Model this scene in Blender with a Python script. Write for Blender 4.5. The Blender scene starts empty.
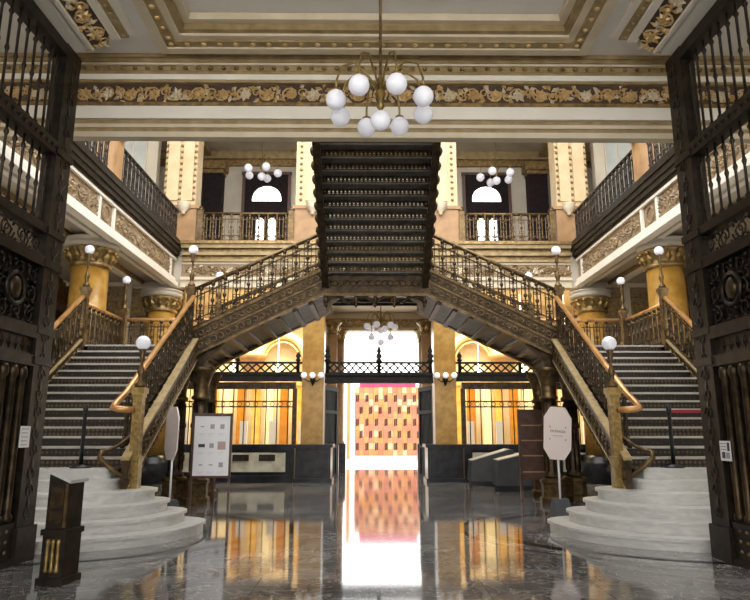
import bpy, bmesh, math, random
from math import sin, cos, pi, radians, sqrt, atan2
from mathutils import Vector, Matrix
random.seed(7)
SC = bpy.context.scene
COL = SC.collection
V = Vector

# ------------------------------------------------------------------ materials
def new_mat(name):
    m = bpy.data.materials.new(name); m.use_nodes = True
    nt = m.node_tree; b = nt.nodes['Principled BSDF']
    return m, nt, b

def mat(name, c1, c2=None, rough=.5, metal=0., scale=6., detail=4., bump=0., spec=.5, emit=None, rough2=None, lo=.35, hi=.65):
    m, nt, b = new_mat(name)
    b.inputs['Roughness'].default_value = rough
    b.inputs['Metallic'].default_value = metal
    b.inputs['Specular IOR Level'].default_value = spec
    b.inputs['Base Color'].default_value = (*c1, 1)
    if c2 is not None or bump:
        tc = nt.nodes.new('ShaderNodeTexCoord')
        nz = nt.nodes.new('ShaderNodeTexNoise')
        nz.inputs['Scale'].default_value = scale; nz.inputs['Detail'].default_value = detail
        nt.links.new(tc.outputs['Object'], nz.inputs['Vector'])
        if c2 is not None:
            r = nt.nodes.new('ShaderNodeValToRGB')
            r.color_ramp.elements[0].position = lo; r.color_ramp.elements[1].position = hi
            r.color_ramp.elements[0].color = (*c1, 1); r.color_ramp.elements[1].color = (*c2, 1)
            nt.links.new(nz.outputs['Fac'], r.inputs['Fac'])
            nt.links.new(r.outputs['Color'], b.inputs['Base Color'])
        if bump:
            bp = nt.nodes.new('ShaderNodeBump'); bp.inputs['Strength'].default_value = bump
            bp.inputs['Distance'].default_value = .02
            nt.links.new(nz.outputs['Fac'], bp.inputs['Height'])
            nt.links.new(bp.outputs['Normal'], b.inputs['Normal'])
    if emit:
        b.inputs['Emission Color'].default_value = (*emit[0], 1)
        b.inputs['Emission Strength'].default_value = emit[1]
    return m

M = {}
M['cream'] = mat('cream_plaster', (.60,.52,.38), (.68,.60,.46), .6, scale=2.5)
M['cream_warm'] = mat('warm_cream_stone', (.56,.42,.24), (.64,.50,.31), .6, scale=2.5)
M['white'] = mat('white_plaster', (.77,.73,.65), (.83,.79,.71), .6, scale=2)
M['grey_plaster'] = mat('grey_plaster', (.42,.37,.295), (.49,.44,.36), .7, scale=1.5)
M['ceiling_paint'] = mat('pale_grey_ceiling_paint', (.72,.70,.665), (.77,.75,.715), .7, scale=1.5)
M['tan'] = mat('gilded_tan_moulding', (.27,.195,.09), (.40,.30,.155), .5, metal=.15, scale=5)
M['gold'] = mat('gold_leaf_ornament', (.50,.33,.13), (.72,.52,.27), .42, metal=.35, scale=9)
M['gold_dark'] = mat('aged_gold', (.16,.10,.04), (.36,.24,.09), .42, metal=.5, scale=9)
M['frieze_bg'] = mat('dark_frieze_ground', (.05,.03,.02), (.09,.05,.03), .7, scale=8)
M['frieze_tan'] = mat('tan_relief_panel', (.20,.135,.075), (.33,.24,.145), .6, scale=14, bump=.6)
M['iron'] = mat('black_iron_bronze', (.013,.010,.008), (.038,.028,.019), .42, metal=.55, scale=7)
M['bronze'] = mat('dark_bronze', (.026,.017,.009), (.080,.052,.024), .40, metal=.6, scale=8)
M['bronze_mid'] = mat('brown_bronze', (.075,.048,.02), (.18,.115,.048), .38, metal=.65, scale=9)
M['brass'] = mat('worn_brass', (.21,.14,.048), (.38,.265,.095), .36, metal=.7, scale=14)
M['gilt_strip'] = mat('gilt_strip', (.36,.26,.12), (.50,.38,.20), .4, metal=.3, scale=8)
M['handrail'] = mat('polished_copper_brass_rail', (.50,.25,.085), (.68,.38,.15), .3, metal=.45, scale=3)
M['soffit'] = mat('grey_iron_soffit', (.085,.08,.072), (.14,.132,.12), .5, metal=.2, scale=4)
M['nosing'] = mat('pale_marble_tread', (.36,.34,.31), (.46,.44,.40), .35, scale=5)
M['black_marble'] = mat('black_marble', (.008,.008,.010), (.028,.028,.032), .28, scale=4, spec=.3)
M['cream_marble'] = mat('cream_marble', (.42,.38,.27), (.60,.56,.44), .25, scale=3)
M['ochre'] = mat('ochre_marble', (.38,.205,.035), (.60,.38,.10), .3, scale=4.5)
M['ochre_deep'] = mat('deep_ochre_marble', (.31,.155,.022), (.45,.255,.052), .3, scale=4.5)
M['orange_stone'] = mat('orange_stone', (.30,.165,.07), (.39,.23,.105), .5, scale=3)
M['onyx'] = mat('yellow_onyx', (.62,.34,.05), (.82,.56,.17), .3, scale=2.5)
M['amber'] = mat('amber_stone', (.34,.13,.012), (.48,.22,.03), .3, scale=2.5)
M['pale_onyx'] = mat('pale_marble_pilaster', (.80,.70,.45), (.88,.80,.58), .35, scale=2.5)
M['brown_wood'] = mat('dark_brown_wood', (.05,.022,.014), (.09,.04,.025), .45, scale=6)
M['black_wood'] = mat('black_window_wood', (.012,.007,.008), (.02,.012,.013), .7, scale=6, spec=.15)
M['paper'] = mat('white_paper', (.78,.78,.80), None, .7)
M['sign_white'] = mat('pinkish_white_board', (.80,.70,.66), None, .6)
M['ink'] = mat('dark_ink', (.05,.05,.08), None, .7)
M['ink_grey'] = mat('grey_ink', (.36,.34,.36), None, .7)
M['ink_pink'] = mat('pinkish_print', (.45,.33,.30), None, .7)
M['grey_metal'] = mat('grey_painted_steel', (.055,.058,.065), (.075,.078,.085), .5, scale=3)
M['grey_light'] = mat('pale_grey_edge', (.42,.42,.42), None, .5)
M['white_metal'] = mat('white_painted_steel', (.75,.75,.76), None, .4)
M['black_iron'] = mat('matt_black_iron', (.010,.009,.008), (.020,.017,.014), .65, scale=6, spec=.2)
M['black'] = mat('black_plastic', (.012,.012,.014), None, .4)
M['red_belt'] = mat('red_belt_webbing', (.33,.015,.035), None, .7)
M['magenta'] = mat('magenta_cloth', (.42,.035,.11), (.50,.05,.15), .8, scale=4)
M['pink'] = mat('salmon_pink_panel', (.44,.15,.09), (.52,.20,.12), .7, scale=1.2)
M['pink2'] = mat('orange_panel', (.50,.20,.07), (.58,.27,.10), .7, scale=1.2)
M['pink3'] = mat('pale_peach_panel', (.62,.36,.22), (.70,.44,.28), .7, scale=1.2)
M['slot'] = mat('dark_slot', (.05,.02,.015), None, .8)
M['pale_ground'] = mat('pale_court_paving', (.62,.61,.58), (.72,.71,.68), .5, scale=2)
M['globe'] = mat('opal_glass_globe', (.80,.80,.86), None, .25, emit=((.86,.87,1.), .10))
M['globe_far'] = mat('opal_glass_lit', (.85,.82,.78), None, .3, emit=((.95,.93,.95), .25))
M['bulb'] = mat('lit_bulb', (.9,.85,.75), None, .3, emit=((1,.85,.6), 6.))
M['window_lit'] = mat('frosted_window_glass', (.30,.32,.31), (.42,.44,.42), .25, scale=.8)

def glass():
    m, nt, b = new_mat('clear_glass')
    nt.nodes.remove(b)
    t = nt.nodes.new('ShaderNodeBsdfTransparent'); g = nt.nodes.new('ShaderNodeBsdfGlossy'); g.inputs['Roughness'].default_value = .03
    fr = nt.nodes.new('ShaderNodeFresnel'); fr.inputs['IOR'].default_value = 1.3
    mx = nt.nodes.new('ShaderNodeMixShader')
    nt.links.new(fr.outputs[0], mx.inputs[0]); nt.links.new(t.outputs[0], mx.inputs[1]); nt.links.new(g.outputs[0], mx.inputs[2])
    nt.links.new(mx.outputs[0], nt.nodes['Material Output'].inputs['Surface'])
    return m
M['glass'] = glass()

def marble_white():
    m, nt, b = new_mat('white_marble_step')
    tc = nt.nodes.new('ShaderNodeTexCoord'); nz = nt.nodes.new('ShaderNodeTexNoise')
    mp = nt.nodes.new('ShaderNodeMapping'); mp.inputs['Scale'].default_value = (1, 1, 3)
    nz.inputs['Scale'].default_value = 3.5; nz.inputs['Detail'].default_value = 9; nz.inputs['Distortion'].default_value = 1.4
    r = nt.nodes.new('ShaderNodeValToRGB')
    e = r.color_ramp.elements; e[0].position = .38; e[0].color = (.50,.50,.49,1); e[1].position = .70; e[1].color = (.62,.62,.60,1)
    nt.links.new(tc.outputs['Object'], mp.inputs[0]); nt.links.new(mp.outputs[0], nz.inputs['Vector'])
    nt.links.new(nz.outputs['Fac'], r.inputs[0]); nt.links.new(r.outputs[0], b.inputs['Base Color'])
    b.inputs['Roughness'].default_value = .3
    return m
M['marble'] = marble_white()

def riser_mat():
    m, nt, b = new_mat('patterned_bronze_riser')
    tc = nt.nodes.new('ShaderNodeTexCoord'); vo = nt.nodes.new('ShaderNodeTexVoronoi'); vo.inputs['Scale'].default_value = 13
    vo.inputs['Randomness'].default_value = .15
    r = nt.nodes.new('ShaderNodeValToRGB')
    e = r.color_ramp.elements; e[0].position = .28; e[0].color = (.10,.07,.04,1); e[1].position = .42; e[1].color = (.020,.014,.010,1)
    nt.links.new(tc.outputs['Object'], vo.inputs['Vector']); nt.links.new(vo.outputs['Distance'], r.inputs[0]); nt.links.new(r.outputs[0], b.inputs['Base Color'])
    b.inputs['Metallic'].default_value = .4; b.inputs['Roughness'].default_value = .5
    return m
M['riser'] = riser_mat()

XS = .12   # centre line of the stairs
def floor_mat():
    m, nt, b = new_mat('polished_grey_marble_floor')
    N = nt.nodes; L = nt.links
    tc = N.new('ShaderNodeTexCoord')
    n1 = N.new('ShaderNodeTexNoise'); n1.inputs['Scale'].default_value = .7; n1.inputs['Detail'].default_value = 9; n1.inputs['Distortion'].default_value = 1.6
    n2 = N.new('ShaderNodeTexNoise'); n2.inputs['Scale'].default_value = 2.2; n2.inputs['Detail'].default_value = 6; n2.inputs['Distortion'].default_value = 2.0
    L.new(tc.outputs['Object'], n1.inputs['Vector']); L.new(tc.outputs['Object'], n2.inputs['Vector'])
    r1 = N.new('ShaderNodeValToRGB'); e = r1.color_ramp.elements
    e[0].position = .36; e[0].color = (.085,.085,.09,1); e[1].position = .66; e[1].color = (.25,.245,.24,1)
    L.new(n1.outputs['Fac'], r1.inputs[0])
    # thin pale veins
    sub = N.new('ShaderNodeMath'); sub.operation = 'SUBTRACT'; sub.inputs[1].default_value = .5; L.new(n2.outputs['Fac'], sub.inputs[0])
    ab = N.new('ShaderNodeMath'); ab.operation = 'ABSOLUTE'; L.new(sub.outputs[0], ab.inputs[0])
    r2 = N.new('ShaderNodeValToRGB'); e = r2.color_ramp.elements
    e[0].position = 0; e[0].color = (.7,.7,.7,1); e[1].position = .02; e[1].color = (0,0,0,1)
    L.new(ab.outputs[0], r2.inputs[0])
    mx = N.new('ShaderNodeMix'); mx.data_type = 'RGBA'
    L.new(r2.outputs[0], mx.inputs['Factor']); L.new(r1.outputs[0], mx.inputs['A']); mx.inputs['B'].default_value = (.45,.43,.41,1)
    cur = mx.outputs['Result']
    # slabs: joints + tone per slab
    br = N.new('ShaderNodeTexBrick'); br.offset = 0.0; br.squash = 1
    br.inputs['Scale'].default_value = 1.0; br.inputs['Brick Width'].default_value = 1.2; br.inputs['Row Height'].default_value = 1.2
    br.inputs['Mortar Size'].default_value = .006; br.inputs['Color1'].default_value = (1.15,1.15,1.15,1); br.inputs['Color2'].default_value = (.75,.75,.76,1); br.inputs['Mortar'].default_value = (.4,.4,.4,1)
    L.new(tc.outputs['Object'], br.inputs['Vector'])
    mu = N.new('ShaderNodeMix'); mu.data_type = 'RGBA'; mu.blend_type = 'MULTIPLY'; mu.inputs['Factor'].default_value = 1
    L.new(cur, mu.inputs['A']); L.new(br.outputs['Color'], mu.inputs['B']); cur = mu.outputs['Result']
    # inlaid dark bands curving round both marble stairs
    for s in (-1, 1):
        vd = N.new('ShaderNodeVectorMath'); vd.operation = 'SUBTRACT'; vd.inputs[1].default_value = (XS + s*5.45, 10.95, 0)
        L.new(tc.outputs['Object'], vd.inputs[0])
        vs = N.new('ShaderNodeVectorMath'); vs.operation = 'MULTIPLY'; vs.inputs[1].default_value = (1/3.62, 1/2.75, 0)
        L.new(vd.outputs[0], vs.inputs[0])
        ln = N.new('ShaderNodeVectorMath'); ln.operation = 'LENGTH'; L.new(vs.outputs[0], ln.inputs[0])
        for rad, wid in ((1.0, .03), (1.12, .012)):
            c = N.new('ShaderNodeMath'); c.operation = 'COMPARE'; c.inputs[1].default_value = rad; c.inputs[2].default_value = wid
            L.new(ln.outputs['Value'], c.inputs[0])
            m2 = N.new('ShaderNodeMix'); m2.data_type = 'RGBA'
            L.new(c.outputs[0], m2.inputs['Factor']); L.new(cur, m2.inputs['A']); m2.inputs['B'].default_value = (.014,.014,.016,1)
            cur = m2.outputs['Result']
    L.new(cur, b.inputs['Base Color'])
    b.inputs['Roughness'].default_value = .065
    b.inputs['IOR'].default_value = 1.5
    bp = N.new('ShaderNodeBump'); bp.inputs['Strength'].default_value = .05; bp.inputs['Distance'].default_value = .01
    n3 = N.new('ShaderNodeTexNoise'); n3.inputs['Scale'].default_value = 1.6; n3.inputs['Detail'].default_value = 1
    L.new(tc.outputs['Object'], n3.inputs['Vector']); L.new(n3.outputs['Fac'], bp.inputs['Height']); L.new(bp.outputs['Normal'], b.inputs['Normal'])
    return m
M['floor'] = floor_mat()

# ------------------------------------------------------------------ object helpers
WLOC = {}
def tag(o, label=None, cat=None, group=None, kind=None):
    if label: o['label'] = label
    if cat: o['category'] = cat
    if group: o['group'] = group
    if kind: o['kind'] = kind
    return o
def thing(name, label, cat, loc=(0,0,0), group=None, rz=0., kind=None):
    o = bpy.data.objects.new(name, None); COL.objects.link(o)
    o.location = loc; o.rotation_euler = (0, 0, rz); o.empty_display_size = .2
    WLOC[o.name] = V(loc)
    return tag(o, label, cat, group, kind)
def inst(name, mesh, parent, world):
    o = bpy.data.objects.new(name, mesh); COL.objects.link(o); o.parent = parent
    base = WLOC[parent.name] if parent else V((0,0,0))
    o.location = V(world) - base
    WLOC[o.name] = V(world)
    return o

class MB:
    def __init__(s): s.v = []; s.f = []; s.mi = []; s.sm = []; s.cur = 0
    def add(s, vs, fs, smooth=False):
        n = len(s.v); s.v.extend(V(p) for p in vs)
        for f in fs:
            s.f.append(tuple(i+n for i in f)); s.mi.append(s.cur); s.sm.append(smooth)
        return s
    def m(s, i): s.cur = i; return s
    def box(s, x0, x1, y0, y1, z0, z1):
        return s.add([(x,y,z) for x in (x0,x1) for y in (y0,y1) for z in (z0,z1)],
              [(0,1,3,2),(4,6,7,5),(0,4,5,1),(2,3,7,6),(0,2,6,4),(1,5,7,3)])
    def bar(s, p, q, w, h, up=(0,0,1)):
        """box running from p to q, w wide, h tall, centred on the line"""
        p, q = V(p), V(q); d = (q-p).normalized(); up = V(up)
        side = d.cross(up)
        if side.length < 1e-5: side = d.cross(V((0,1,0)))
        side.normalize(); u2 = side.cross(d).normalized()
        vs = [c + side*a*w/2 + u2*b*h/2 for c in (p,q) for a in (-1,1) for b in (-1,1)]
        return s.add(vs, [(0,1,3,2),(4,6,7,5),(0,4,5,1),(2,3,7,6),(0,2,6,4),(1,5,7,3)])
    def slope(s, p, q, w, dz0, dz1, side=None):
        """plate with vertical sides: from z+dz0 to z+dz1 along p..q, w thick sideways"""
        p, q = V(p), V(q)
        if side is None:
            d = V((q.x-p.x, q.y-p.y, 0)).normalized(); side = V((-d.y, d.x, 0))
        side = V(side)
        vs = [c + side*a*w/2 + V((0,0,b)) for c in (p,q) for a in (-1,1) for b in (dz0,dz1)]
        return s.add(vs, [(0,1,3,2),(4,6,7,5),(0,4,5,1),(2,3,7,6),(0,2,6,4),(1,5,7,3)])
    def tube(s, pts, r, seg=6, closed=False, cap=True):
        pts = [V(p) for p in pts]; n = len(pts); rs = r if isinstance(r, (list,tuple)) else [r]*n
        vs = []; prev = None
        for i, p in enumerate(pts):
            if closed: t = pts[(i+1)%n] - pts[i-1]
            else: t = pts[min(i+1,n-1)] - pts[max(i-1,0)]
            t.normalize()
            if prev is None:
                a = V((0,0,1)) if abs(t.z) < .9 else V((1,0,0))
                nrm = t.cross(a).normalized()
            else:
                nrm = prev - t*prev.dot(t)
                if nrm.length < 1e-6: nrm = t.orthogonal()
                nrm.normalize()
            prev = nrm; b = t.cross(nrm)
            vs += [p + (nrm*cos(2*pi*k/seg) + b*sin(2*pi*k/seg))*rs[i] for k in range(seg)]
        fs = []
        for i in range(n if closed else n-1):
            j = (i+1) % n
            for k in range(seg):
                k2 = (k+1) % seg
                fs.append((i*seg+k, i*seg+k2, j*seg+k2, j*seg+k))
        if not closed and cap:
            fs.append(tuple(range(seg))[::-1]); fs.append(tuple((n-1)*seg+k for k in range(seg)))
        return s.add(vs, fs, True)
    def lathe(s, c, prof, seg=12, smooth=True, phase=0., sx=1., sy=1.):
        c = V(c); n = len(prof)
        vs = [c + V((r*sx*cos(2*pi*k/seg+phase), r*sy*sin(2*pi*k/seg+phase), z)) for r, z in prof for k in range(seg)]
        fs = [(i*seg+k, i*seg+(k+1)%seg, (i+1)*seg+(k+1)%seg, (i+1)*seg+k) for i in range(n-1) for k in range(seg)]
        fs.append(tuple(range(seg))[::-1]); fs.append(tuple((n-1)*seg+k for k in range(seg)))
        return s.add(vs, fs, smooth)
    def ball(s, c, r, seg=14, rings=9, sz=1.):
        prof = [(max(r*sin(pi*i/rings), 1e-4), -r*sz*cos(pi*i/rings)) for i in range(rings+1)]
        return s.lathe(c, prof, seg)
    def ring(s, c, r, t, u, v, seg=10, tseg=4):
        c, u, v = V(c), V(u), V(v)
        return s.tube([c + u*r*cos(2*pi*k/seg) + v*r*sin(2*pi*k/seg) for k in range(seg)], t, tseg, closed=True)
    def prism(s, poly, o, u, v, d):
        """polygon (a,b) in plane u,v at o, extruded by vector d"""
        o, u, v, d = V(o), V(u), V(v), V(d); n = len(poly)
        vs = [o + u*a + v*b for a, b in poly]; vs += [p + d for p in vs]
        fs = [tuple(range(n)), tuple(range(2*n-1, n-1, -1))] + [(i, (i+1)%n, n+(i+1)%n, n+i) for i in range(n)]
        return s.add(vs, fs)
    def leaf(s, p, d, side, nrm, L, W, H):
        p, d, side, nrm = V(p), V(d), V(side), V(nrm)
        a = p; t = p + d*L; l = p + d*L*.45 + side*W; r = p + d*L*.45 - side*W; m_ = p + d*L*.45 + nrm*H
        return s.add([a, l, t, r, m_], [(0,4,1),(1,4,2),(2,4,3),(3,4,0),(0,1,2,3)])
    def scroll(s, c, u, v, nrm, R, turns, r, sgn=1, a0=0., n=16, tseg=4, R1=.18):
        c, u, v, nrm = V(c), V(u), V(v), V(nrm)
        pts = []
        for i in range(n+1):
            f = i/n; a = a0 + sgn*2*pi*turns*f; rr = R*(1-(1-R1)*f)
            pts.append(c + u*rr*cos(a) + v*rr*sin(a) + nrm*r*.6)
        return s.tube(pts, [r*(1-.4*i/n) for i in range(n+1)], tseg)
    def mesh(s, name, mats, origin=(0,0,0)):
        me = bpy.data.meshes.new(name); o = V(origin)
        me.from_pydata([p - o for p in s.v], [], s.f)
        if not isinstance(mats, (list, tuple)): mats = [mats]
        for k in mats: me.materials.append(M[k])
        me.polygons.foreach_set('material_index', s.mi); me.polygons.foreach_set('use_smooth', s.sm)
        bm = bmesh.new(); bm.from_mesh(me); bmesh.ops.recalc_face_normals(bm, faces=bm.faces); bm.to_mesh(me); bm.free()
        me.update(); return me
    def build(s, name, mats, parent=None, label=None):
        base = WLOC[parent.name] if parent is not None else V((0,0,0))
        me = s.mesh(name, mats, base)
        o = bpy.data.objects.new(name, me); COL.objects.link(o)
        if parent is not None: o.parent = parent
        WLOC[o.name] = V(base)
        if label: o['label'] = label
        return o
    def top(s, name, mats, label, cat, origin=None, group=None, kind=None):
        """one-mesh thing, origin at its base"""
        if origin is None:
            xs = [p.x for p in s.v]; ys = [p.y for p in s.v]; zs = [p.z for p in s.v]
            origin = ((min(xs)+max(xs))/2, (min(ys)+max(ys))/2, min(zs))
        me = s.mesh(name, mats, origin)
        o = bpy.data.objects.new(name, me); COL.objects.link(o); o.location = origin; WLOC[o.name] = V(origin)
        return tag(o, label, cat, group, kind)
def struct(name, mb, mats, parent=None, label=None, cat=None):
    o = mb.build(name, mats, parent)
    if parent is None: o['kind'] = 'structure'
    tag(o, label, cat); return o

SIDE = {-1: 'left', 1: 'right'}
# ------------------------------------------------------------------ ornament
def acanthus(mb, o, u, v, n, L, h, seed=0):
    """running scroll of leaves and tendrils on a band (o = lower corner, u along, v up, n outward)"""
    o, u, v, n = V(o), V(u), V(v), V(n); rnd = random.Random(seed)
    k = max(1, round(L/(h*1.08))); p = L/k
    for i in range(k):
        c = o + u*(i+.5)*p + v*h*.5; sg = 1 if i % 2 else -1
        mb.m(0).scroll(c + u*p*.0, u, v*sg, n, h*.40, 1.3, h*.055, 1, pi*.9, 12)
        mb.scroll(c + u*p*.5 - v*sg*h*.08, u, v*-sg, n, h*.26, 1.1, h*.045, 1, 0, 9)
        mb.m(1 if i % 3 else 2)
        for j in range(7):
            a = 2*pi*j/7 + .3*i
            d = u*cos(a) + v*sin(a); sd = u*-sin(a) + v*cos(a)
            mb.leaf(c + n*.005, d, sd, n, h*rnd.uniform(.28,.44), h*.12, h*.12)
        for j in range(7):
            a = rnd.uniform(0, 2*pi); q = c + u*p*(.38 + .2*rnd.random()) + v*h*rnd.uniform(-.38,.38)
            d = u*cos(a) + v*sin(a); sd = u*-sin(a) + v*cos(a)
            mb.m(j % 3).leaf(q, d, sd, n, h*rnd.uniform(.3,.48), h*.11, h*.12)
    mb.m(0)

def lattice_scrolls(mb, o, u, v, n, L, h, nu, nv, r):
    """open iron-work panel: rows of scroll pairs and rings"""
    o, u, v, n = V(o), V(u), V(v), V(n)
    pu, pv = L/nu, h/nv
    for i in range(nu):
        for j in range(nv):
            c = o + u*(i+.5)*pu + v*(j+.5)*pv; sg = 1 if (i+j) % 2 else -1
            R = min(pu, pv)*.42
            mb.scroll(c, u*sg, v, n, R, 1.25, r, 1, .5*pi*(i % 4), 10, R1=.25)
            a = pi/4
            for t in range(4):
                aa = a + t*pi/2
                d = u*cos(aa) + v*sin(aa); sd = u*-sin(aa) + v*cos(aa)
                mb.leaf(c + d*R*.8, d, sd, n, R*.75, R*.2, R*.25)

# ------------------------------------------------------------------ balustrades
BAL = {}
def baluster_mesh(kind, h, w, along):
    """candelabra baluster with side bars and rings; 'along' is the run direction (x or y)"""
    key = (kind, round(h,2), round(w,2), along)
    if key in BAL: return BAL[key]
    u = V((1,0,0)) if along == 'x' else V((0,1,0)); z = V((0,0,1)); n = u.cross(z)
    mb = MB()
    b = [(.020,0),(.036,.02),(.036,.07),(.014,.09),(.030,.20),(.013,.30),(.012,.44),(.032,.49),(.032,.53),(.012,.57),(.012,.78),(.028,.84),(.016,.88),(.034,.94),(.034,1)]
    mb.m(0).lathe((0,0,0), [(r*1.45, q*h) for r, q in b], 7)
    mb.m(1).ball((0,0,.20*h), .036, 7, 5); mb.ball((0,0,.51*h), .040, 7, 5); mb.ball((0,0,.86*h), .032, 7, 5)
    g = w*.30
    mb.m(0)
    for s in (-1, 1):
        mb.bar(u*s*g + z*.10*h, u*s*g + z*.90*h, .024, .02, up=u)
        mb.ring(u*s*g*.52 + z*.34*h, g*.42, .013, u, z, 8, 3)
        mb.scroll(u*s*g*.55 + z*.70*h, u*s, z, n, g*.58, 1.1, .015, 1, 0, 8, 3)
        mb.leaf(u*s*g*.2 + z*.10*h, (u*s*.6+z*.8), (u*.8-z*.6*s), n, h*.12, .022, .02)
    mb.ring(z*.10*h + u*g, g*.5, .008, u, z, 7, 3)
    mats = {'bronze': ['bronze','brass'], 'iron': ['iron','bronze'], 'mid': ['bronze_mid','brass']}[kind]
    BAL[key] = mb.mesh('baluster', mats); return BAL[key]

def balustrade(name, label, group, p0, p1, n, h=.95, kind='bronze', rail='handrail', rail_r=.055, curl=None, skip=()):
    """p0,p1: feet of the run. parts: handrail, bottom_rail, middle_rail, balusters"""
    p0, p1 = V(p0), V(p1); d = p1 - p0
    along = 'x' if abs(d.x) > abs(d.y) else 'y'
    L = sqrt(d.x**2 + d.y**2)
    t = thing(name, label, 'balustrade', p0, group)
    up = V((0,0,1))
    pts = [p0 + up*h, p1 + up*h]
    if curl: pts = [V(c) for c in curl] + pts
    MB().tube(pts, rail_r, 8).build('handrail', rail, t)
    k = 'iron' if kind == 'iron' else 'bronze'
    MB().bar(p0 + up*.03, p1 + up*.03, .07, .06).build('bottom_rail', k, t)
    MB().bar(p0 + up*h*.80, p1 + up*h*.80, .022, .03).bar(p0 + up*h*.22, p1 + up*h*.22, .02, .025).build('middle_rail', k, t)
    w = L/n; me = baluster_mesh(kind, h-.06, w, along)
    for i in range(n):
        if i in skip: continue
        inst('baluster', me, t, p0 + d*((i+.5)/n) + up*.04)
    return t

def newel_lamp(loc, H, label, group, w=.2, globe_r=.11, stem=.75, mats='brass', panel=True):
    """square newel post with collar, stem and globe"""
    x, y, z = loc
    t = thing('newel_lamp', label, 'newel post lamp', loc, group)
    mb = MB()
    mb.box(x-w*.62, x+w*.62, y-w*.62, y+w*.62, z, z+H*.28)
    mb.box(x-w*.70, x+w*.70, y-w*.70, y+w*.70, z+H*.28, z+H*.31)
    mb.box(x-w*.5, x+w*.5, y-w*.5, y+w*.5, z+H*.31, z+H*.90)
    mb.box(x-w*.62, x+w*.62, y-w*.62, y+w*.62, z+H*.90, z+H*.94)
    mb.box(x-w*.75, x+w*.75, y-w*.75, y+w*.75, z+H*.94, z+H)
    mb.build('post', mats, t)
    if panel:
        for q in range(6):
            o = MB()
            zz = z + H*(.35 + .09*q)
            for a, b in ((0,-1),(0,1),(-1,0),(1,0)):
                c = V((x + a*w*.5, y + b*w*.5, zz)); u = V((abs(b), abs(a), 0)); nn = V((a,b,0))
                o.ring(c, w*.26, w*.05, u, V((0,0,1)), 8, 3)
            o.build('post_ornament', 'gold_dark' if mats == 'brass' else 'bronze', t)
    zt = z + H
    MB().lathe((x,y,zt), [(w*.55,0),(w*.62,.05),(w*.25,.12),(w*.30,.20),(w*.44,.27),(w*.22,.36),(w*.14,.42),(w*.14,stem*.72),(w*.34,stem*.78),(w*.20,stem*.84),(w*.42,stem-.03),(w*.42,stem)], 10).build('lamp_stem', 'bronze_mid', t)
    g = MB().ball((x,y,zt+stem+globe_r*.9), globe_r, 18, 12).build('globe', 'globe', t, 'white opal glass globe')
    return t

# ================================================================== SETTING
floor = struct('floor', MB().box(-12, 12, -4, 28, -.2, 0), 'floor')
struct('floor_street', MB().box(-40, 40, -40, -4, -.25, -.05), 'pale_ground')  # unseen pale ground, added to bounce sky light up into the hall
struct('floor_court', MB().box(-14, 14, 28, 70, -.2, 0), 'pale_ground')

# entrance hall ceiling, coffer mouldings
XB = .06
CZ = 7.35
ceil = struct('ceiling', MB().box(-9, 9, -2.5, 9.9, CZ+.22, 8.0)
    .box(-9, -2.88+XB, -2.5, 9.9, CZ, CZ+.22).box(2.88+XB, 9, -2.5, 9.9, CZ, CZ+.22).box(-2.88+XB, 2.88+XB, 8.48, 9.9, CZ, CZ+.22)
    .box(-2.88+XB, 2.88+XB, -2.5, 1.5, CZ, CZ+.22), 'ceiling_paint')
def ring_boxes(mb, x0, x1, y0, y1, w, z0, z1):
    mb.box(x0, x1, y1-w, y1, z0, z1); mb.box(x0, x1, y0, y0+w, z0, z1)
    mb.box(x0, x0+w, y0+w, y1-w, z0, z1); mb.box(x1-w, x1, y0+w, y1-w, z0, z1)
mb = MB(); ring_boxes(mb, -3.26+XB, 3.26+XB, 1.2, 8.86, .14, CZ-.10, CZ+.02)
mb.m(1); ring_boxes(mb, -3.12+XB, 3.12+XB, 1.34, 8.72, .14, CZ-.07, CZ+.02)
mb.m(0); ring_boxes(mb, -2.98+XB, 2.98+XB, 1.48, 8.58, .10, CZ-.04, CZ+.04)
mb.m(1); ring_boxes(mb, -2.88+XB, 2.88+XB, 1.58, 8.48, .09, CZ+.0, CZ+.2)
mb.m(0); ring_boxes(mb, -2.79+XB, 2.79+XB, 1.67, 8.39, .10, CZ+.10, CZ+.21)
mb.m(2)
for i in range(26):
    mb.ball((-3.05+XB + 6.10*i/25, 8.65, CZ-.07), .045, 7, 4, .6)
for i in range(30):
    for s in (-1,1): mb.ball((s*3.05+XB, 1.6 + 6.9*i/29, CZ-.07), .045, 7, 4, .6)
struct('trim_1', mb, ['cream','tan','gold'])

# front beam with acanthus frieze
bx0, bx1 = -8.9, 8.9; BY = 9.2
mb = MB()
mb.m(0).box(bx0, bx1, BY+.10, BY+.22, 6.08, CZ)           # core
for z0, z1, dy, k in ((6.04,6.13,.02,1),(6.13,6.21,-.03,3),(6.21,6.27,.0,1),(6.27,6.35,-.04,3),(6.35,6.56,.02,2),(6.56,6.61,.05,4),
                      (6.95,6.985,.04,3),(6.985,7.075,.07,2),(7.075,7.12,.08,3),(7.12,7.20,.09,3),(7.20,7.235,.13,1),(7.235,7.29,.16,3),(7.29,7.35,.20,3)):
    mb.m(k).box(bx0, bx1, BY-dy, BY+.12, z0, z1)  # the set-back bands are a darker tan than the cream ones
mb.m(5).box(bx0, bx1, BY+.03, BY+.12, 6.61, 6.95)
mb.m(4)
for i in range(90): mb.ball((bx0+.1 + i*.197, BY-.10, 7.16), .042, 6, 4, .8)
beam = struct('trim_2', mb, ['cream','cream','white','tan','gold_dark','frieze_bg'])
fr = MB(); acanthus(fr, (-8.6, BY+.03, 6.62), (1,0,0), (0,0,1), (0,-1,0), 17.2, .33, 3)
fr.build('frieze', ['gold','gold','cream'], beam)

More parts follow.
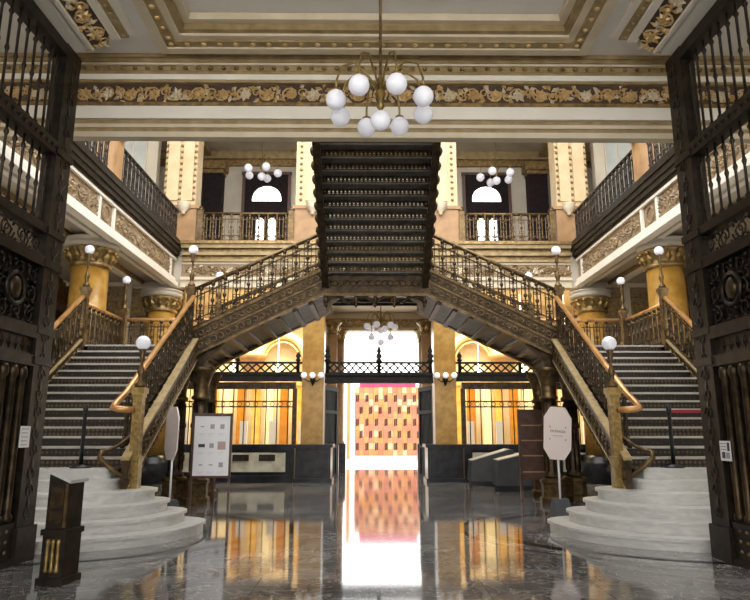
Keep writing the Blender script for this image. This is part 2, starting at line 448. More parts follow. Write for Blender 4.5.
# lintels over the two gates
for s in (-1, 1):
    xi = XB + s*4.18; xo = XB + s*4.8
    a, b = min(xi,xo), max(xi,xo)
    mb = MB().m(0).box(a, b, -2.5, 8.5, 7.05, CZ)
    for x0, x1, z0, z1, k in ((4.12,4.20,7.05,7.10,0),(3.74,3.86,7.24,7.35,0),(3.62,3.75,7.28,7.35,1),(3.50,3.63,7.31,7.35,0)):
        mb.m(k).box(min(XB+s*x0,XB+s*x1), max(XB+s*x0,XB+s*x1), -2.5, 8.5, z0, z1)
    mb.m(2).prism([(4.2,7.08),(4.15,7.08),(3.84,7.28),(3.84,7.35),(4.2,7.35)], (XB,-2.5,0), (s,0,0), (0,0,1), (0,10.96,0))
    mb.m(1)
    for i in range(40): mb.ball((XB+s*3.685, 2 + i*.165, 7.28), .035, 6, 4, .6)
    lt = struct('trim_%d' % (3 if s < 0 else 4), mb, ['white','tan','frieze_bg'])
    fr = MB(); acanthus(fr, (XB+s*4.15, 2.5, 7.08), (0,1,0), (-s*.84,0,.542), (-s*.542,0,-.84), 5.95, .36, 5)
    fr.build('frieze', ['gold','gold','cream'], lt)

# side walls of the entrance hall and court
for s in (-1, 1):
    a, b = (8.6, 8.9)
    mb = MB().box(min(s*a,s*b), max(s*a,s*b), -2.5, 9.9, 0, CZ)
    struct('wall_entrance_%s' % SIDE[s], mb, 'cream')
    # court side wall behind the galleries
    a, b = 10.6, 10.9
    mb = MB().m(0).box(min(s*a,s*b), max(s*a,s*b), 9.9, 28, 0, 13.4)
    mb.m(1)
    for z0, z1 in ((2.9,3.35),(5.9,6.6)): mb.box(min(s*(a-.12),s*a), max(s*(a-.12),s*a), 9.9, 28, z0, z1)
    mb.m(2)
    for i in range(5):
        y0 = 10.6 + i*3.4
        mb.box(min(s*(a-.05),s*a), max(s*(a-.05),s*a), y0, y0+1.9, 3.6, 5.6)
    struct('wall_court_%s' % SIDE[s], mb, ['frieze_tan','gold_dark','brown_wood'])

mb = MB().box(-8.9, -1.6, -2.9, -2.6, 0, 2.6).box(1.6, 8.9, -2.9, -2.6, 0, 2.6).box(-1.6, 1.6, -2.9, -2.6, 2.4, 2.6)
for q in range(-3, 4): mb.box(q*2.4-.2, q*2.4+.2, -2.9, -2.6, 2.6, CZ)
struct('wall_entrance_back', mb, 'cream')  # unseen wall, added to hold back low daylight from behind the camera
# ================================================================== GATES
def gate(s):
    x = XB + s*4.50; y0, y1 = 5.2, 8.7; th = .07
    place = 'left' if s < 0 else 'right'
    t = thing('iron_gate', 'tall dark openwork bronze gate leaf standing open at the %s edge' % place, 'gate', (x, y1, 0), 'open entrance gates')
    A = lambda a, b, yy0, yy1, z0, z1, mb: mb.box(min(x+s*a, x+s*b), max(x+s*a, x+s*b), yy0, yy1, z0, z1)
    mb = MB(); A(-.10,.10, 8.30, 8.72, 0, 7.0, mb); A(-.13,.13, 8.27, 8.75, 0, .42, mb); A(-.105,.105, 8.29, 8.73, 6.9, 7.05, mb)
    for zz in (2.5, 2.9, 3.8, 4.25, 5.42): A(-.12,.12, 8.28, 8.74, zz-.05, zz+.05, mb)
    st = mb.build('stile', 'iron', t)
    o = MB()
    u, v, n = V((0,1,0)), V((0,0,1)), V((-s,0,0))
    for q in range(26):
        o.leaf(V((x - s*.10, 8.5, .6 + q*.245)), v, u, n, .22, .06, .012); o.scroll(V((x - s*.10, 8.5, .6+q*.245)), u, v, n, .11, 1.2, .008, 1 if q % 2 else -1, 0, 8, 3)
    o.build('stile_leaf_ornament', 'iron', st)
    for name, z0, z1, d in (('top_rail',6.85,7.02,.11),('rail',5.34,5.54,.10),('rail',4.20,4.32,.10),('rail',3.74,3.88,.11),('rail',2.78,2.94,.11),('rail',2.42,2.56,.10),('bottom_rail',.0,.08,.12)):
        mb = MB(); A(-d, d, y0, 8.32, z0, z1, mb)
        if name == 'rail' and z0 > 5: 
            for q in range(22): mb.leaf(V((x - s*d, y0+.1+q*.14, 5.44)), u, v, n, .12, .05, .03)
        mb.build(name, 'iron', t)
    for lo, hi in ((5.54,6.85),(4.32,5.34)):
        me = MB()
        hh = hi - lo
        me.lathe((0,0,0), [(.020,0),(.034,.03),(.034,.08),(.018,.11),(.018,hh*.5-.05),(.032,hh*.5),(.018,hh*.5+.05),(.018,hh-.2),(.036,hh-.16),(.018,hh-.11),(.018,hh)], 7)
        me = me.mesh('bar', 'iron')
        for q in range(16): inst('bar', me, t, (x, y0 + .12 + q*.195, lo))
    mb = MB(); lattice_scrolls(mb, (x - s*.02, y0, 3.88), u, v, n, 3.1, .32, 9, 1, .016); lattice_scrolls(mb, (x + s*.04, y0+.17, 3.88), u, v, n, 3.1, .32, 9, 1, .014)
    mb.build('scroll_band', 'iron', t)
    mb = MB(); lattice_scrolls(mb, (x - s*.03, y0, 2.94), u, v, n, 3.1, .80, 10, 3, .02); lattice_scrolls(mb, (x + s*.03, y0+.1, 2.98), u, v, n, 3.0, .76, 14, 5, .014)
    for q in range(2):
        c = V((x - s*.06, 7.75 - q*1.5, 3.34)); mb.ring(c, .2, .03, u, v, 14, 5)
    A(.035,.05, y0, 8.32, 2.94, 3.74, mb); mb.build('scroll_panel', 'iron', t)
    mb = MB()
    for q in range(2):
        c = V((x - s*.05, 7.75 - q*1.5, 3.34)); MB().lathe(c + V((0,0,-.14)), [(.02,0),(.09,.05),(.12,.15),(.09,.25),(.03,.29)], 9, sx=.5).build('shield_medallion', 'bronze', t)
    stud_me = MB().ball((0,0,0), .026, 7, 5).mesh('stud', 'bronze_mid')
    # frieze between rails
    mb = MB(); A(-.04,.04, y0, 8.32, 2.56, 2.78, mb)
    for q in range(20): mb.leaf(V((x - s*.04, y0+.1+q*.155, 2.58)), v, u, n, .19, .06, .03)
    mb.build('leaf_band', 'iron', t)
    # lower fluted colonnettes and backing plates, leaving a narrow gap
    for q in range(3):
        ya = 7.35 - q*.98
        mb = MB(); A(-.03,.05, ya+.02, ya+.90, .5, 2.42, mb)
        mb.build('lower_panel', 'iron', t)
        for k in range(4):
            yy = ya + .13 + k*.215
            MB().lathe((x - s*.05, yy, .52), [(.05,0),(.07,.02),(.07,.07),(.045,.10),(.050,.5),(.045,1.72),(.07,1.76),(.07,1.84),(.05,1.88)], 8).build('colonnette', 'bronze', t)
        mb = MB(); A(-.08,.08, ya, ya+.93, .08, .5, mb)
        pl = mb.build('base_panel', 'iron', t)
        for a in range(5):
            for b in range(3): inst('stud', stud_me, pl, (x - s*.08, ya + .16 + a*.15, .17 + b*.12))
    return t
gate(-1); gate(1)

# notices fixed to the gates
x = XB - 4.48 + .145
mb = MB().m(0).box(x, x+.006, 8.02, 8.25, 1.40, 1.66)
mb.m(1)
for i in range(5): mb.box(x+.006, x+.008, 8.05, 8.20 - .02*(i % 2), 1.62-i*.048, 1.63-i*.048)
mb.top('paper_notice', ['paper','ink_grey'], 'white paper notice hung on the colonnettes of the left gate', 'notice')
x = XB + 4.48 - .145
mb = MB().m(0).box(x-.006, x, 7.96, 8.20, 1.24, 1.48)
mb.m(1)
for i in range(3): mb.box(x-.008, x-.006, 8.05, 8.18, 1.44-i*.035, 1.452-i*.035)
mb.box(x-.008, x-.006, 7.99, 8.07, 1.27, 1.34).m(2).box(x-.008, x-.006, 7.98, 8.03, 1.36, 1.46).box(x-.008, x-.006, 8.09, 8.16, 1.27, 1.345)
mb.top('paper_notice', ['paper','ink_grey','ink'], 'small printed white notice with dark blocks on the right gate', 'notice')

# bronze pedestal beside left gate
def pedestal():
    t = thing('bronze_pedestal', 'narrow bronze pedestal with slanted pale top beside the left gate', 'pedestal', (-3.37, 7.42, 0), rz=radians(-8))
    keep = WLOC[t.name]; WLOC[t.name] = V((0,0,0))
    a, d = .12, .14
    MB().box(-a-.035, a+.035, -d-.035, d+.035, 0, .07).box(-a-.01, a+.01, -d-.01, d+.01, .07, .50).box(-a-.03, a+.03, -d-.03, d+.03, .50, .56).build('base', 'iron', t)
    for i in range(3): MB().lathe((-.062+.062*i, -d-.012, .12), [(.018,0),(.026,.02),(.02,.05),(.02,.28),(.026,.31),(.018,.34)], 8).build('colonnette', 'brass', t)
    MB().prism([(-a,.56),(a,.56),(a,1.05),(-a,1.15)], (0,-d,0), (1,0,0), (0,0,1), (0,2*d,0)).build('body', 'iron', t)
    for z0, z1 in ((.62,.74),(.78,1.0)): MB().box(-a+.04, a-.05, -d-.012, -d, z0, z1).build('front_panel', 'bronze', t)
    MB().box(a-.035, a-.005, -d-.015, -d, .58, 1.04).build('front_strip', 'bronze_mid', t)
    MB().prism([(-a-.03,1.16),(a+.03,1.04),(a+.03,1.075),(-a-.03,1.195)], (0,-d-.03,0), (1,0,0), (0,0,1), (0,2*d+.06,0)).build('slanted_top', 'grey_light', t, 'pale slanted top plate')
    WLOC[t.name] = keep
pedestal()

# ================================================================== CHANDELIERS
def chandelier(loc, ztop, R, gr, nring, label, group=None, globe='globe', rod='bronze_mid', centre=True, phase=0., lower=()):
    x, y, z = loc     # z: height of the globe ring
    t = thing('chandelier', label, 'chandelier', (x, y, ztop), group)
    MB().lathe((x,y,z+.15), [(.022,0),(.02,.3),(.018,.5),(.018,ztop-z-.25),(.09,ztop-z-.2),(.10,ztop-z-.15)], 8).build('rod', rod, t)
    MB().lathe((x,y,z-.05), [(.01,0),(.05,.05),(.03,.12),(.07,.22),(.03,.30),(.05,.38),(.02,.46)], 10).build('hub', 'brass', t)
    spots = [(R*cos(2*pi*(k+phase)/nring), R*sin(2*pi*(k+phase)/nring), 0) for k in range(nring)]
    if centre: spots.append((0, .02, -.16))
    spots += list(lower)
    for dx, dy, dz in spots:
        g = V((x+dx, y+dy, z+dz)); c = V((x, y, z+.2)); top = gr*2.6
        d = V((dx, dy, 0))
        if d.length > .1:
            pts = [c + d*.05, c + d*.30 + V((0,0,gr*1.6)), c + d*.60 + V((0,0,gr*2.7)), c + d*.88 + V((0,0,gr*2.0)), c + d + V((0,0,gr*.3)), g + V((0,0,gr*.95))]
            a = MB().tube(pts, .014, 6).lathe(g + V((0,0,gr*.85)), [(gr*.5,0),(gr*.45,gr*.25),(gr*.2,gr*.4)], 9).build('arm', 'brass', t)
        else:
            a = MB().tube([V((x,y,z)), g + V((0,0,gr*.9))], .02, 6).build('arm', 'brass', t)
        MB().ball(g, gr, 22, 14).build('globe', globe, t, 'white opal glass globe')
    return t
chandelier((.12, 6.95, 5.35), CZ+.22, .545, .118, 8, 'large brass chandelier with white globes hanging in front of the beam', phase=.4)

# ================================================================== STAIRS
LZ = 3.55; LY0, LY1 = 14.7, 17.0; XI, XO = 4.2, 6.72   # side landings
CLZ = 5.05; CX = 1.17
TOPZ = 8.0
def side_of(s, a, b): return (min(XS+s*a, XS+s*b), max(XS+s*a, XS+s*b))

def marble_steps(s):
    who = 'beside the leaning oval sign and bronze pedestal' if s < 0 else 'behind the octagonal white sign'
    t = thing('marble_steps', 'six curved white marble steps ' + ('behind the bronze pedestal and left gate' if s < 0 else 'beside the front-facing octagonal white sign'), 'steps', (XS+s*5.45, 10.9, 0), 'curved marble steps')
    A = [2.65, 2.33, 2.04, 1.82, 1.22, 1.08]; B = [2.06, 1.74, 1.42, 1.0, .55, .20]
    for k in range(6):
        a, b = A[k], B[k]
        def outline(grow):
            pts = []
            ex = .85; back = .62 if k < 4 else .45; bx = min(.75, max(.05, a-1.2))
            for i in range(33):
                th = pi + pi*i/32
                ca, sa = cos(th), sin(th)
                px = (abs(ca)**ex)*(1 if ca > 0 else -1)*(a+grow); py = -(abs(sa)**ex)*(b+grow)
                pts.append((XS + s*5.45 + px, 10.95 + py))
            for i in range(1, 9):          # rounded return to the newel
                th = pi/2*i/8; pts.append((XS + s*5.45 + a+grow - bx*(1-cos(th)), 10.95 + (back+grow)*sin(th)))
            for i in range(8, 0, -1):
                th = pi/2*i/8; pts.append((XS + s*5.45 - a-grow + bx*(1-cos(th)), 10.95 + (back+grow)*sin(th)))
            return pts
        h = .167; z0 = k*h
        mb = MB()
        mb.prism(outline(-.04), (0,0,z0 + (.0 if k else 0)), (1,0,0), (0,1,0), (0,0,h-.045))
        mb.prism(outline(.0), (0,0,z0+h-.045), (1,0,0), (0,1,0), (0,0,.045))
        mb.build('step', 'marble', t)
    return t
marble_steps(-1); marble_steps(1)

FZ0, FY0 = 1.002, 11.1     # foot of the bronze flights
NR = 15; RH = (LZ - FZ0)/NR; TR = (LY0 - FY0)/(NR-1)
def lower_flight(s):
    x0, x1 = side_of(s, XI, XO)
    t = thing('stair_flight', 'straight flight with dark patterned risers and pale treads rising behind the %s marble steps' % SIDE[s], 'staircase', (XS+s*5.45, FY0, FZ0), 'lower stair flights')
    for i in range(NR):
        y = FY0 + i*TR; z = FZ0 + i*RH
        MB().box(x0, x1, y, y+.03, z, z+RH-.035).build('riser', 'riser', t)
        if i < NR-1: MB().box(x0, x1, y-.03, y+TR+.02, z+RH-.038, z+RH).build('tread', 'nosing', t)
    for e, inner in ((XI, True), (XO, False)):
        xx = XS + s*(e + (-.06 if inner else .06))
        mb = MB().m(0).slope((xx, FY0-.25, FZ0+.02), (xx, LY0, LZ+.03), .10, -.40, .11)
        mb.m(1).slope((xx, FY0-.25, FZ0+.02), (xx, LY0, LZ+.03), .14, .10, .15)
        mb.slope((xx, FY0-.25, FZ0+.02), (xx, LY0, LZ+.03), .12, -.40, -.37)
        nb = 22
        for q in range(nb):
            f = (q+.5)/nb; c = V((xx, FY0-.2 + (LY0-FY0+.1)*f, FZ0 + (LZ-FZ0)*f - .47))
            mb.m(2).ring(c, .075, .022, (0,.82,.57), (0,-.57,.82), 8, 4)
            for sd in (-1, 1): mb.ring(c + V((sd*.055, 0, .31)), .10, .02, (0,.82,.57), (0,-.57,.82), 9, 3); mb.leaf(c + V((sd*.055, -.1, .24)), (0,.82,.57), (0,-.57,.82), (sd,0,0), .2, .05, .02)
        st = mb.build('stringer', ['bronze','gilt_strip','bronze_mid'], t)
    x0s, x1s = x0, x1
    MB().prism([(FY0+.1,FZ0-.35),(LY0,LZ-.40),(LY0,LZ-.32),(FY0+.1,FZ0-.27)], (x0,0,0), (0,1,0), (0,0,1), (x1-x0,0,0)).build('soffit', 'soffit', t)
lower_flight(-1); lower_flight(1)

def landing(s):
    x0, x1 = side_of(s, XI, XO)
    t = thing('stair_landing', 'dark bronze half landing with ornate edge at the top of the %s lower flight' % SIDE[s], 'landing', (XS+s*5.45, LY0, LZ), 'side landings')
    MB().box(x0, x1, LY0, LY1, LZ-.05, LZ).build('deck', 'nosing', t)
    mb = MB().box(x0, x1, LY0+.03, LY0+.13, LZ-.5, LZ-.05).box(x0, x1, LY1-.13, LY1-.03, LZ-.5, LZ-.05)
    mb.box(x0, x0+.1, LY0, LY1, LZ-.5, LZ-.05).box(x1-.1, x1, LY0, LY1, LZ-.5, LZ-.05)
    mb.box(x0, x1, LY0+.13, LY1-.13, LZ-.2, LZ-.06)
    mb.build('edge_beam', 'bronze', t)
landing(-1); landing(1)

NC = 9; CR = (CLZ-LZ)/NC; CRUN = (XI-CX)/(NC-1)
def cross_flight(s):
    t = thing('stair_flight', 'bronze flight crossing from the %s landing up to the centre landing' % SIDE[s], 'staircase', (XS+s*XI, LY0, LZ), 'crossing stair flights')
    for i in range(NC):
        xa = XI - i*CRUN; z = LZ + i*CR
        a, b = side_of(s, xa-.03, xa); MB().box(a, b, LY0+.05, LY1-.05, z-.16, z+CR-.03).build('riser', 'bronze', t)
        if i < NC-1:
            a, b = side_of(s, xa+.03, xa-CRUN); MB().box(a, b, LY0+.05, LY1-.05, z+CR-.04, z+CR).build('tread', 'soffit', t)
            # coffered underside panel of the step
            a, b = side_of(s, xa-.03, xa-CRUN)
            MB().prism([(xa-.03, z-.16), (xa-CRUN, z+CR-.16-.0), (xa-CRUN, z+CR-.13), (xa-.03, z-.13)], (XS, LY0+.05, 0), (s,0,0), (0,0,1), (0, LY1-LY0-.1, 0)).build('soffit_panel', 'soffit', t)
            MB().prism([(xa, z-.24), (xa-.10, z-.20), (xa-.10, z-.10), (xa, z-.12)], (XS, LY0+.05, 0), (s,0,0), (0,0,1), (0, LY1-LY0-.1, 0)).build('soffit_rib', 'bronze', t)
    for yy, nm in ((LY0, 'n'), (LY1, 'f')):
        p = V((XS+s*(XI+.05), yy, LZ)); q = V((XS+s*(CX-.02), yy, CLZ+.02))
        mb = MB().m(0).slope(p, q, .10, -.30, .30)
        mb.m(1).slope(p, q, .15, .28, .35).slope(p, q, .15, -.33, -.27).m(2).slope(p, q, .125, .0, .04)
        n_ = 20
        for k in range(n_):
            c = p + (q-p)*((k+.5)/n_) + V((0, -.055 if yy == LY0 else .055, .15)); mb.m(2).ring(c, .055, .014, (1,0,0), (0,0,1), 8, 3)
            c = c - V((0,0,.28)); mb.m(1).ring(c, .06, .014, (1,0,0), (0,0,1), 8, 3)
        mb.build('stringer', ['bronze','bronze_mid','bronze_mid'], t)
    # curved bracket where the flight meets the supporting columns
    pts = []
    for k in range(9):
        a = pi/2*k/8; pts.append((XI + .05 - 1.1*sin(a)*1.0, LZ - .30 + .50*sin(a)*1 - 1.0*(1-sin(a)) ))
    poly = [(XI+.05, LZ-.30), (XI-.80, LZ+.12), (XI-.55, LZ-.12), (XI-.32, LZ-.34), (XI-.15, LZ-.62), (XI-.10, LZ-.85), (XI+.05, LZ-.85)]
    for yy in (LY0+.10,):
        MB().prism(poly, (XS, yy, 0), (s,0,0), (0,0,1), (0,.12,0)).build('bracket', 'bronze', t)
cross_flight(-1); cross_flight(1)

def centre_landing():
    t = thing('stair_landing', 'central bronze landing with arched pendant brackets where both crossing flights meet', 'landing', (XS, LY0, CLZ))
    x0, x1 = XS-CX, XS+CX
    MB().box(x0, x1, LY0, LY1, CLZ-.06, CLZ).build('deck', 'soffit', t)
    mb = MB().m(0).box(x0, x1, LY0-.04, LY0+.06, CLZ-.30, CLZ+.22).m(1).box(x0-.02, x1+.02, LY0-.08, LY0+.08, CLZ-.36, CLZ-.29).box(x0, x1, LY0-.07, LY0+.05, CLZ+.18, CLZ+.24)
    for i in range(16):
        c = V((x0+.08+ (x1-x0-.16)*i/15, LY0-.05, CLZ-.05)); mb.m(1).ring(c, .065, .016, (1,0,0), (0,0,1), 9, 3)
    mb.build('edge_beam', ['bronze','bronze_mid'], t)
    MB().box(x0, x1, LY1-.1, LY1, CLZ-.14, CLZ-.05).build('rear_edge', 'bronze', t)
    mb = MB()
    for i in range(3):
        yy = LY0 + .55 + i*.6; mb.box(x0, x1, yy, yy+.1, CLZ-.14, CLZ-.06)
    mb.box(XS-.05, XS+.05, LY0, LY1, CLZ-.16, CLZ-.06)
    mb.build('soffit_rib', 'soffit', t)
    for i, xx in enumerate((x0+.02, XS-.45, XS, XS+.45, x1-.02)):
        MB().lathe((xx, LY0+.02, CLZ-.62), [(.01,0),(.045,.05),(.02,.09),(.06,.14),(.07,.20),(.04,.25),(.06,.27)], 8).build('pendant', 'bronze', t)
    mb = MB()
    for s in (-1, 1):      # arched braces under the front edge
        for a, b in ((.0, .58), (.62, 1.2)):
            pts = [V((XS + s*(a + (b-a)*k/8), LY0+.02, CLZ-.36-.16*(1-sin(pi*k/8)))) for k in range(9)]
            mb.tube(pts, .035, 5)
    mb.build('arch_brace', 'bronze', t)
    for s in (-1, 1):
        poly = [(0,-.30),(.0,-.75),(.07,-.72),(.14,-.52),(.30,-.40),(.55,-.34),(.55,-.30)]
        MB().prism(poly, (XS + s*(CX-.02), LY0+.02, CLZ), (-s,0,0), (0,0,1), (0,.1,0)).build('bracket', 'bronze', t)
centre_landing()

# central flight rising towards the camera
NU = 17; UR = (TOPZ-CLZ)/NU; UT = .25
def central_flight():
    t = thing('stair_flight', 'broad central flight with pierced bronze risers rising overhead from the centre landing', 'staircase', (XS, LY0, CLZ))
    # pierced riser
    W = 2*CX - .12
    for i in range(NU):
        y = LY0 - i*UT; z = CLZ + i*UR
        r = MB()
        r.box(XS-W/2, XS+W/2, y-.012, y+.012, z, z+.030).box(XS-W/2, XS+W/2, y-.012, y+.012, z+UR-.055, z+UR-.03)
        n_ = 26
        for k in range(n_+1):
            xx = XS - W/2 + W*k/n_; r.box(xx-.020, xx+.020, y-.010, y+.010, z+.03, z+UR-.05)
            if k < n_:
                xm = xx + W/n_/2; r.ring((xm, y, z+UR*.45), W/n_*.34, .014, (1,0,0), (0,0,1), 7, 3)
        r.build('riser', 'bronze', t)
        if i < NU-1:
            yb = y - UT
            tr = MB().box(XS-W/2, XS+W/2, yb-.02, y+.03, z+UR-.03, z+UR)
            for k in range(14): tr.box(XS-W/2+.05+k*(W-.1)/13-.02, XS-W/2+.05+k*(W-.1)/13+.02, yb+.03, y-.03, z+UR-.045, z+UR-.03)
            tr.build('tread', 'soffit', t)
    for s in (-1, 1):
        p = V((XS+s*CX, LY0+.1, CLZ-.05)); q = V((XS+s*CX, LY0-(NU-1)*UT, TOPZ-UR))
        mb = MB().m(0).slope(p, q, .10, -.18, .34).m(1).slope(p, q, .15, -.22, -.15).slope(p, q, .14, .32, .37)
        st = mb.build('stringer', ['iron','bronze'], t)
        sc = MB()
        for k in range(15):      # scalloped brackets along the outer face
            f = (k+.5)/15; c = p + (q-p)*f + V((s*.06, 0, .10))
            sc.lathe(c - V((0,0,.14)), [(.02,0),(.07,.05),(.10,.13),(.09,.2),(.05,.25),(.07,.29)], 8)
        sc.build('scallop_ornament', 'bronze', st)
    return t
central_flight()

# balustrades and newels of the stair
for s in (-1, 1):
    nm = SIDE[s]
    xi = XS + s*(XI-.06); xo = XS + s*(XO+.06)
    p0 = (XS+s*4.38, FY0+.2, FZ0+.30); p1 = (XS+s*4.22, LY0-.12, LZ+.15)
    cx_ = lambda q: XS + s*q
    crl = [(cx_(4.12), 10.99, FZ0+.95), (cx_(4.20), 10.88, FZ0+.95), (cx_(4.32), 10.82, FZ0+.96), (cx_(4.42), 10.88, FZ0+.98), (cx_(4.44), 11.02, FZ0+1.05), (cx_(4.41), 11.16, FZ0+1.15)]
    vol = [V((cx_(4.20), 11.3, FZ0+.55)), V((cx_(4.34), 11.05, FZ0+.36)), V((cx_(4.46), 10.9, FZ0+.28)), V((cx_(4.52), 10.78, FZ0+.26)), V((cx_(4.50), 10.70, FZ0+.18)), V((cx_(4.36), 10.72, FZ0+.04)), V((cx_(4.22), 10.84, FZ0-.10)), V((cx_(4.16), 10.93, FZ0-.14))]
    MB().tube(vol, [.028,.03,.034,.04,.042,.04,.036,.03], 8).top('stringer_volute', 'bronze_mid', 'brass volute curling at the bottom of the %s stair stringer beside its newel' % nm, 'ornament', group='brass volutes')
    balustrade('stair_balustrade', 'sloping inner balustrade with coppery handrail curling beside the %s lower newel' % nm, 'lower flight balustrades', p0, p1, 14, .95, 'bronze', curl=crl)
    balustrade('stair_balustrade', 'sloping balustrade with copper handrail on the outer side of the %s lower flight' % nm, 'lower flight balustrades', (xo, FY0+.1, FZ0+.2), (xo, LY0-.12, LZ+.15), 14, .95, 'bronze')
    balustrade('landing_balustrade', 'level balustrade along the outer side of the %s landing' % nm, 'landing balustrades', (xo, LY0+.15, LZ+.02), (xo, LY1-.1, LZ+.02), 8, .95, 'bronze')
    a, b = XS+s*(XO-.1), XS+s*(XI+.1)
    balustrade('landing_balustrade', 'level balustrade across the back of the %s landing' % nm, 'landing balustrades', (a, LY1-.02, LZ+.02), (b, LY1-.02, LZ+.02), 9, .95, 'bronze')
    for yy, wh in ((LY0, 'front'), (LY1, 'rear')):
        balustrade('stair_balustrade', 'sloping %s balustrade of ornate bronze balusters on the %s crossing flight' % (wh, nm), 'crossing flight balustrades',
                   (XS+s*(XI+.02), yy, LZ+.36), (XS+s*(CX+.02), yy, CLZ+.28), 11, .95, 'bronze', rail='bronze_mid', rail_r=.05)
    balustrade('stair_balustrade', 'dark balustrade on the %s edge of the overhead central flight' % nm, 'central flight balustrades',
               (XS+s*CX, LY0-.05, CLZ+.36), (XS+s*CX, LY0-(NU-1)*UT, TOPZ+.18), 14, .95, 'iron', rail='bronze')
    # newels
    newel_lamp((XS+s*4.06, 11.08, .668), 1.66, 'brass newel post with globe lamp standing on the %s marble steps' % nm, 'stair lamps', w=.155, globe_r=.125, stem=.66)
    newel_lamp((XS+s*(XI+.10), LY0-.06, LZ-.35), 1.70, 'globe lamp post where the %s lower flight meets the crossing flight' % nm, 'stair lamps', w=.15, stem=.80, mats='bronze_mid')
    newel_lamp((XS+s*(XO+.06), LY0, LZ-.1), 1.45, 'globe lamp post at the outer top corner of the %s lower flight' % nm, 'stair lamps', w=.14, stem=.82, mats='bronze_mid')
    newel_lamp((XS+s*(XO+.02), LY1, LZ), 1.25, 'globe lamp post at the far outer corner of the %s landing' % nm, 'stair lamps', w=.14, stem=.72, mats='bronze_mid')
    newel_lamp((XS+s*(XI+.02), LY1, LZ), 1.38, 'globe lamp on the rear post of the %s crossing flight, seen over its handrail' % nm, 'stair lamps', w=.14, stem=.72, mats='bronze_mid')
balustrade('landing_balustrade', 'level balustrade across the back of the centre landing behind the pierced risers', 'landing balustrades', (XS-CX, LY1, CLZ+.02), (XS+CX, LY1, CLZ+.02), 8, .95, 'bronze')

# iron columns carrying the landings
def iron_column(x, y, h, label, r=.17):
    t = thing('iron_column', label, 'column', (x, y, 0), 'iron columns under the landings')
    MB().lathe((x,y,0), [(r*1.9,0),(r*1.9,.12),(r*1.6,.16),(r*1.6,.42),(r*1.75,.46),(r*1.75,.52),(r*1.3,.56)], 8, False, pi/8).build('base', 'bronze_mid', t)
    mb = MB().lathe((x,y,.56), [(r*1.2,0),(r*1.25,.05),(r,.1),(r,1.1),(r*1.2,1.12),(r*1.2,1.2),(r,1.24),(r*.92,h-.56-.75)], 10)
    for k in range(8):
        a = 2*pi*k/8; mb.tube([(x+r*cos(a), y+r*sin(a), .7), (x+r*.95*cos(a), y+r*.95*sin(a), h-.8)], .02, 4)
    mb.build('shaft', 'bronze', t)
    MB().lathe((x,y,h-.75), [(r,0),(r*1.3,.03),(r*1.3,.08),(r,.12),(r*1.1,.35),(r*1.6,.62),(r*1.9,.68),(r*1.9,.75)], 10).build('capital', 'bronze_mid', t)
for s in (-1, 1):
    iron_column(XS+s*(XI-.15+.0), LY0+.35, LZ-.5, 'ornate bronze column under the front corner of the %s landing' % SIDE[s])
    iron_column(XS+s*(XI+.52), LY0+.95, LZ-.5, 'ornate bronze column set back under the %s landing, partly behind another' % SIDE[s])
    iron_column(XS+s*(XI+.1), LY1-.2, LZ-.5, 'bronze column under the rear corner of the %s landing, mostly hidden' % SIDE[s])

# ================================================================== GALLERIES AND COURT
STUD = MB().ball((0,0,0), .055, 6, 4).mesh('stud', 'gold_dark')
XG = .22       # centre line of the galleries
def big_column(x, y, h, label, r=.47):
    t = thing('marble_column', label, 'column', (x, y, 0), 'round ochre columns under the galleries')
    MB().lathe((x,y,0), [(r*1.35,0),(r*1.35,.6),(r*1.25,.66),(r*1.15,.75),(r*1.05,.85)], 20).build('base', 'black_marble', t)
    MB().lathe((x,y,.85), [(r,0),(r,1.5),(r*.97,h-.85-.72)], 24).build('shaft', 'ochre_deep', t)
    mb = MB().m(0).lathe((x,y,h-.74), [(r*1.0,0),(r*1.12,.03),(r*1.12,.09),(r*1.0,.12),(r*1.08,.22),(r*1.22,.40),(r*1.30,.44),(r*1.30,.50)], 20)
    for k in range(14):
        a = 2*pi*k/14; d = V((cos(a), sin(a), 0)); c = V((x,y,h-.62)) + d*r*1.03
        mb.m(1).leaf(c, (d*.45 + V((0,0,.9))).normalized(), V((-sin(a), cos(a), 0)), d, .30, .085, .07)
        mb.m(1).ball(c + d*.13 + V((0,0,.28)), .06, 6, 5)
    mb.build('capital', ['gold_dark','brass'], t, 'gilded leafy capital')
    MB().lathe((x,y,h-.24), [(r*1.30,0),(r*1.42,.04),(r*1.42,.13),(r*1.30,.15),(r*1.45,.20),(r*1.45,.24)], 24).build('abacus', 'grey_plaster', t)
for s in (-1, 1):
    big_column(XG+s*7.45, 16.1, 6.43, 'round ochre column with gilded capital behind the %s landing' % SIDE[s])
    big_column(XG+s*7.15, 20.9, 6.15, 'round ochre column with gilded capital at the far %s corner of the court' % SIDE[s])

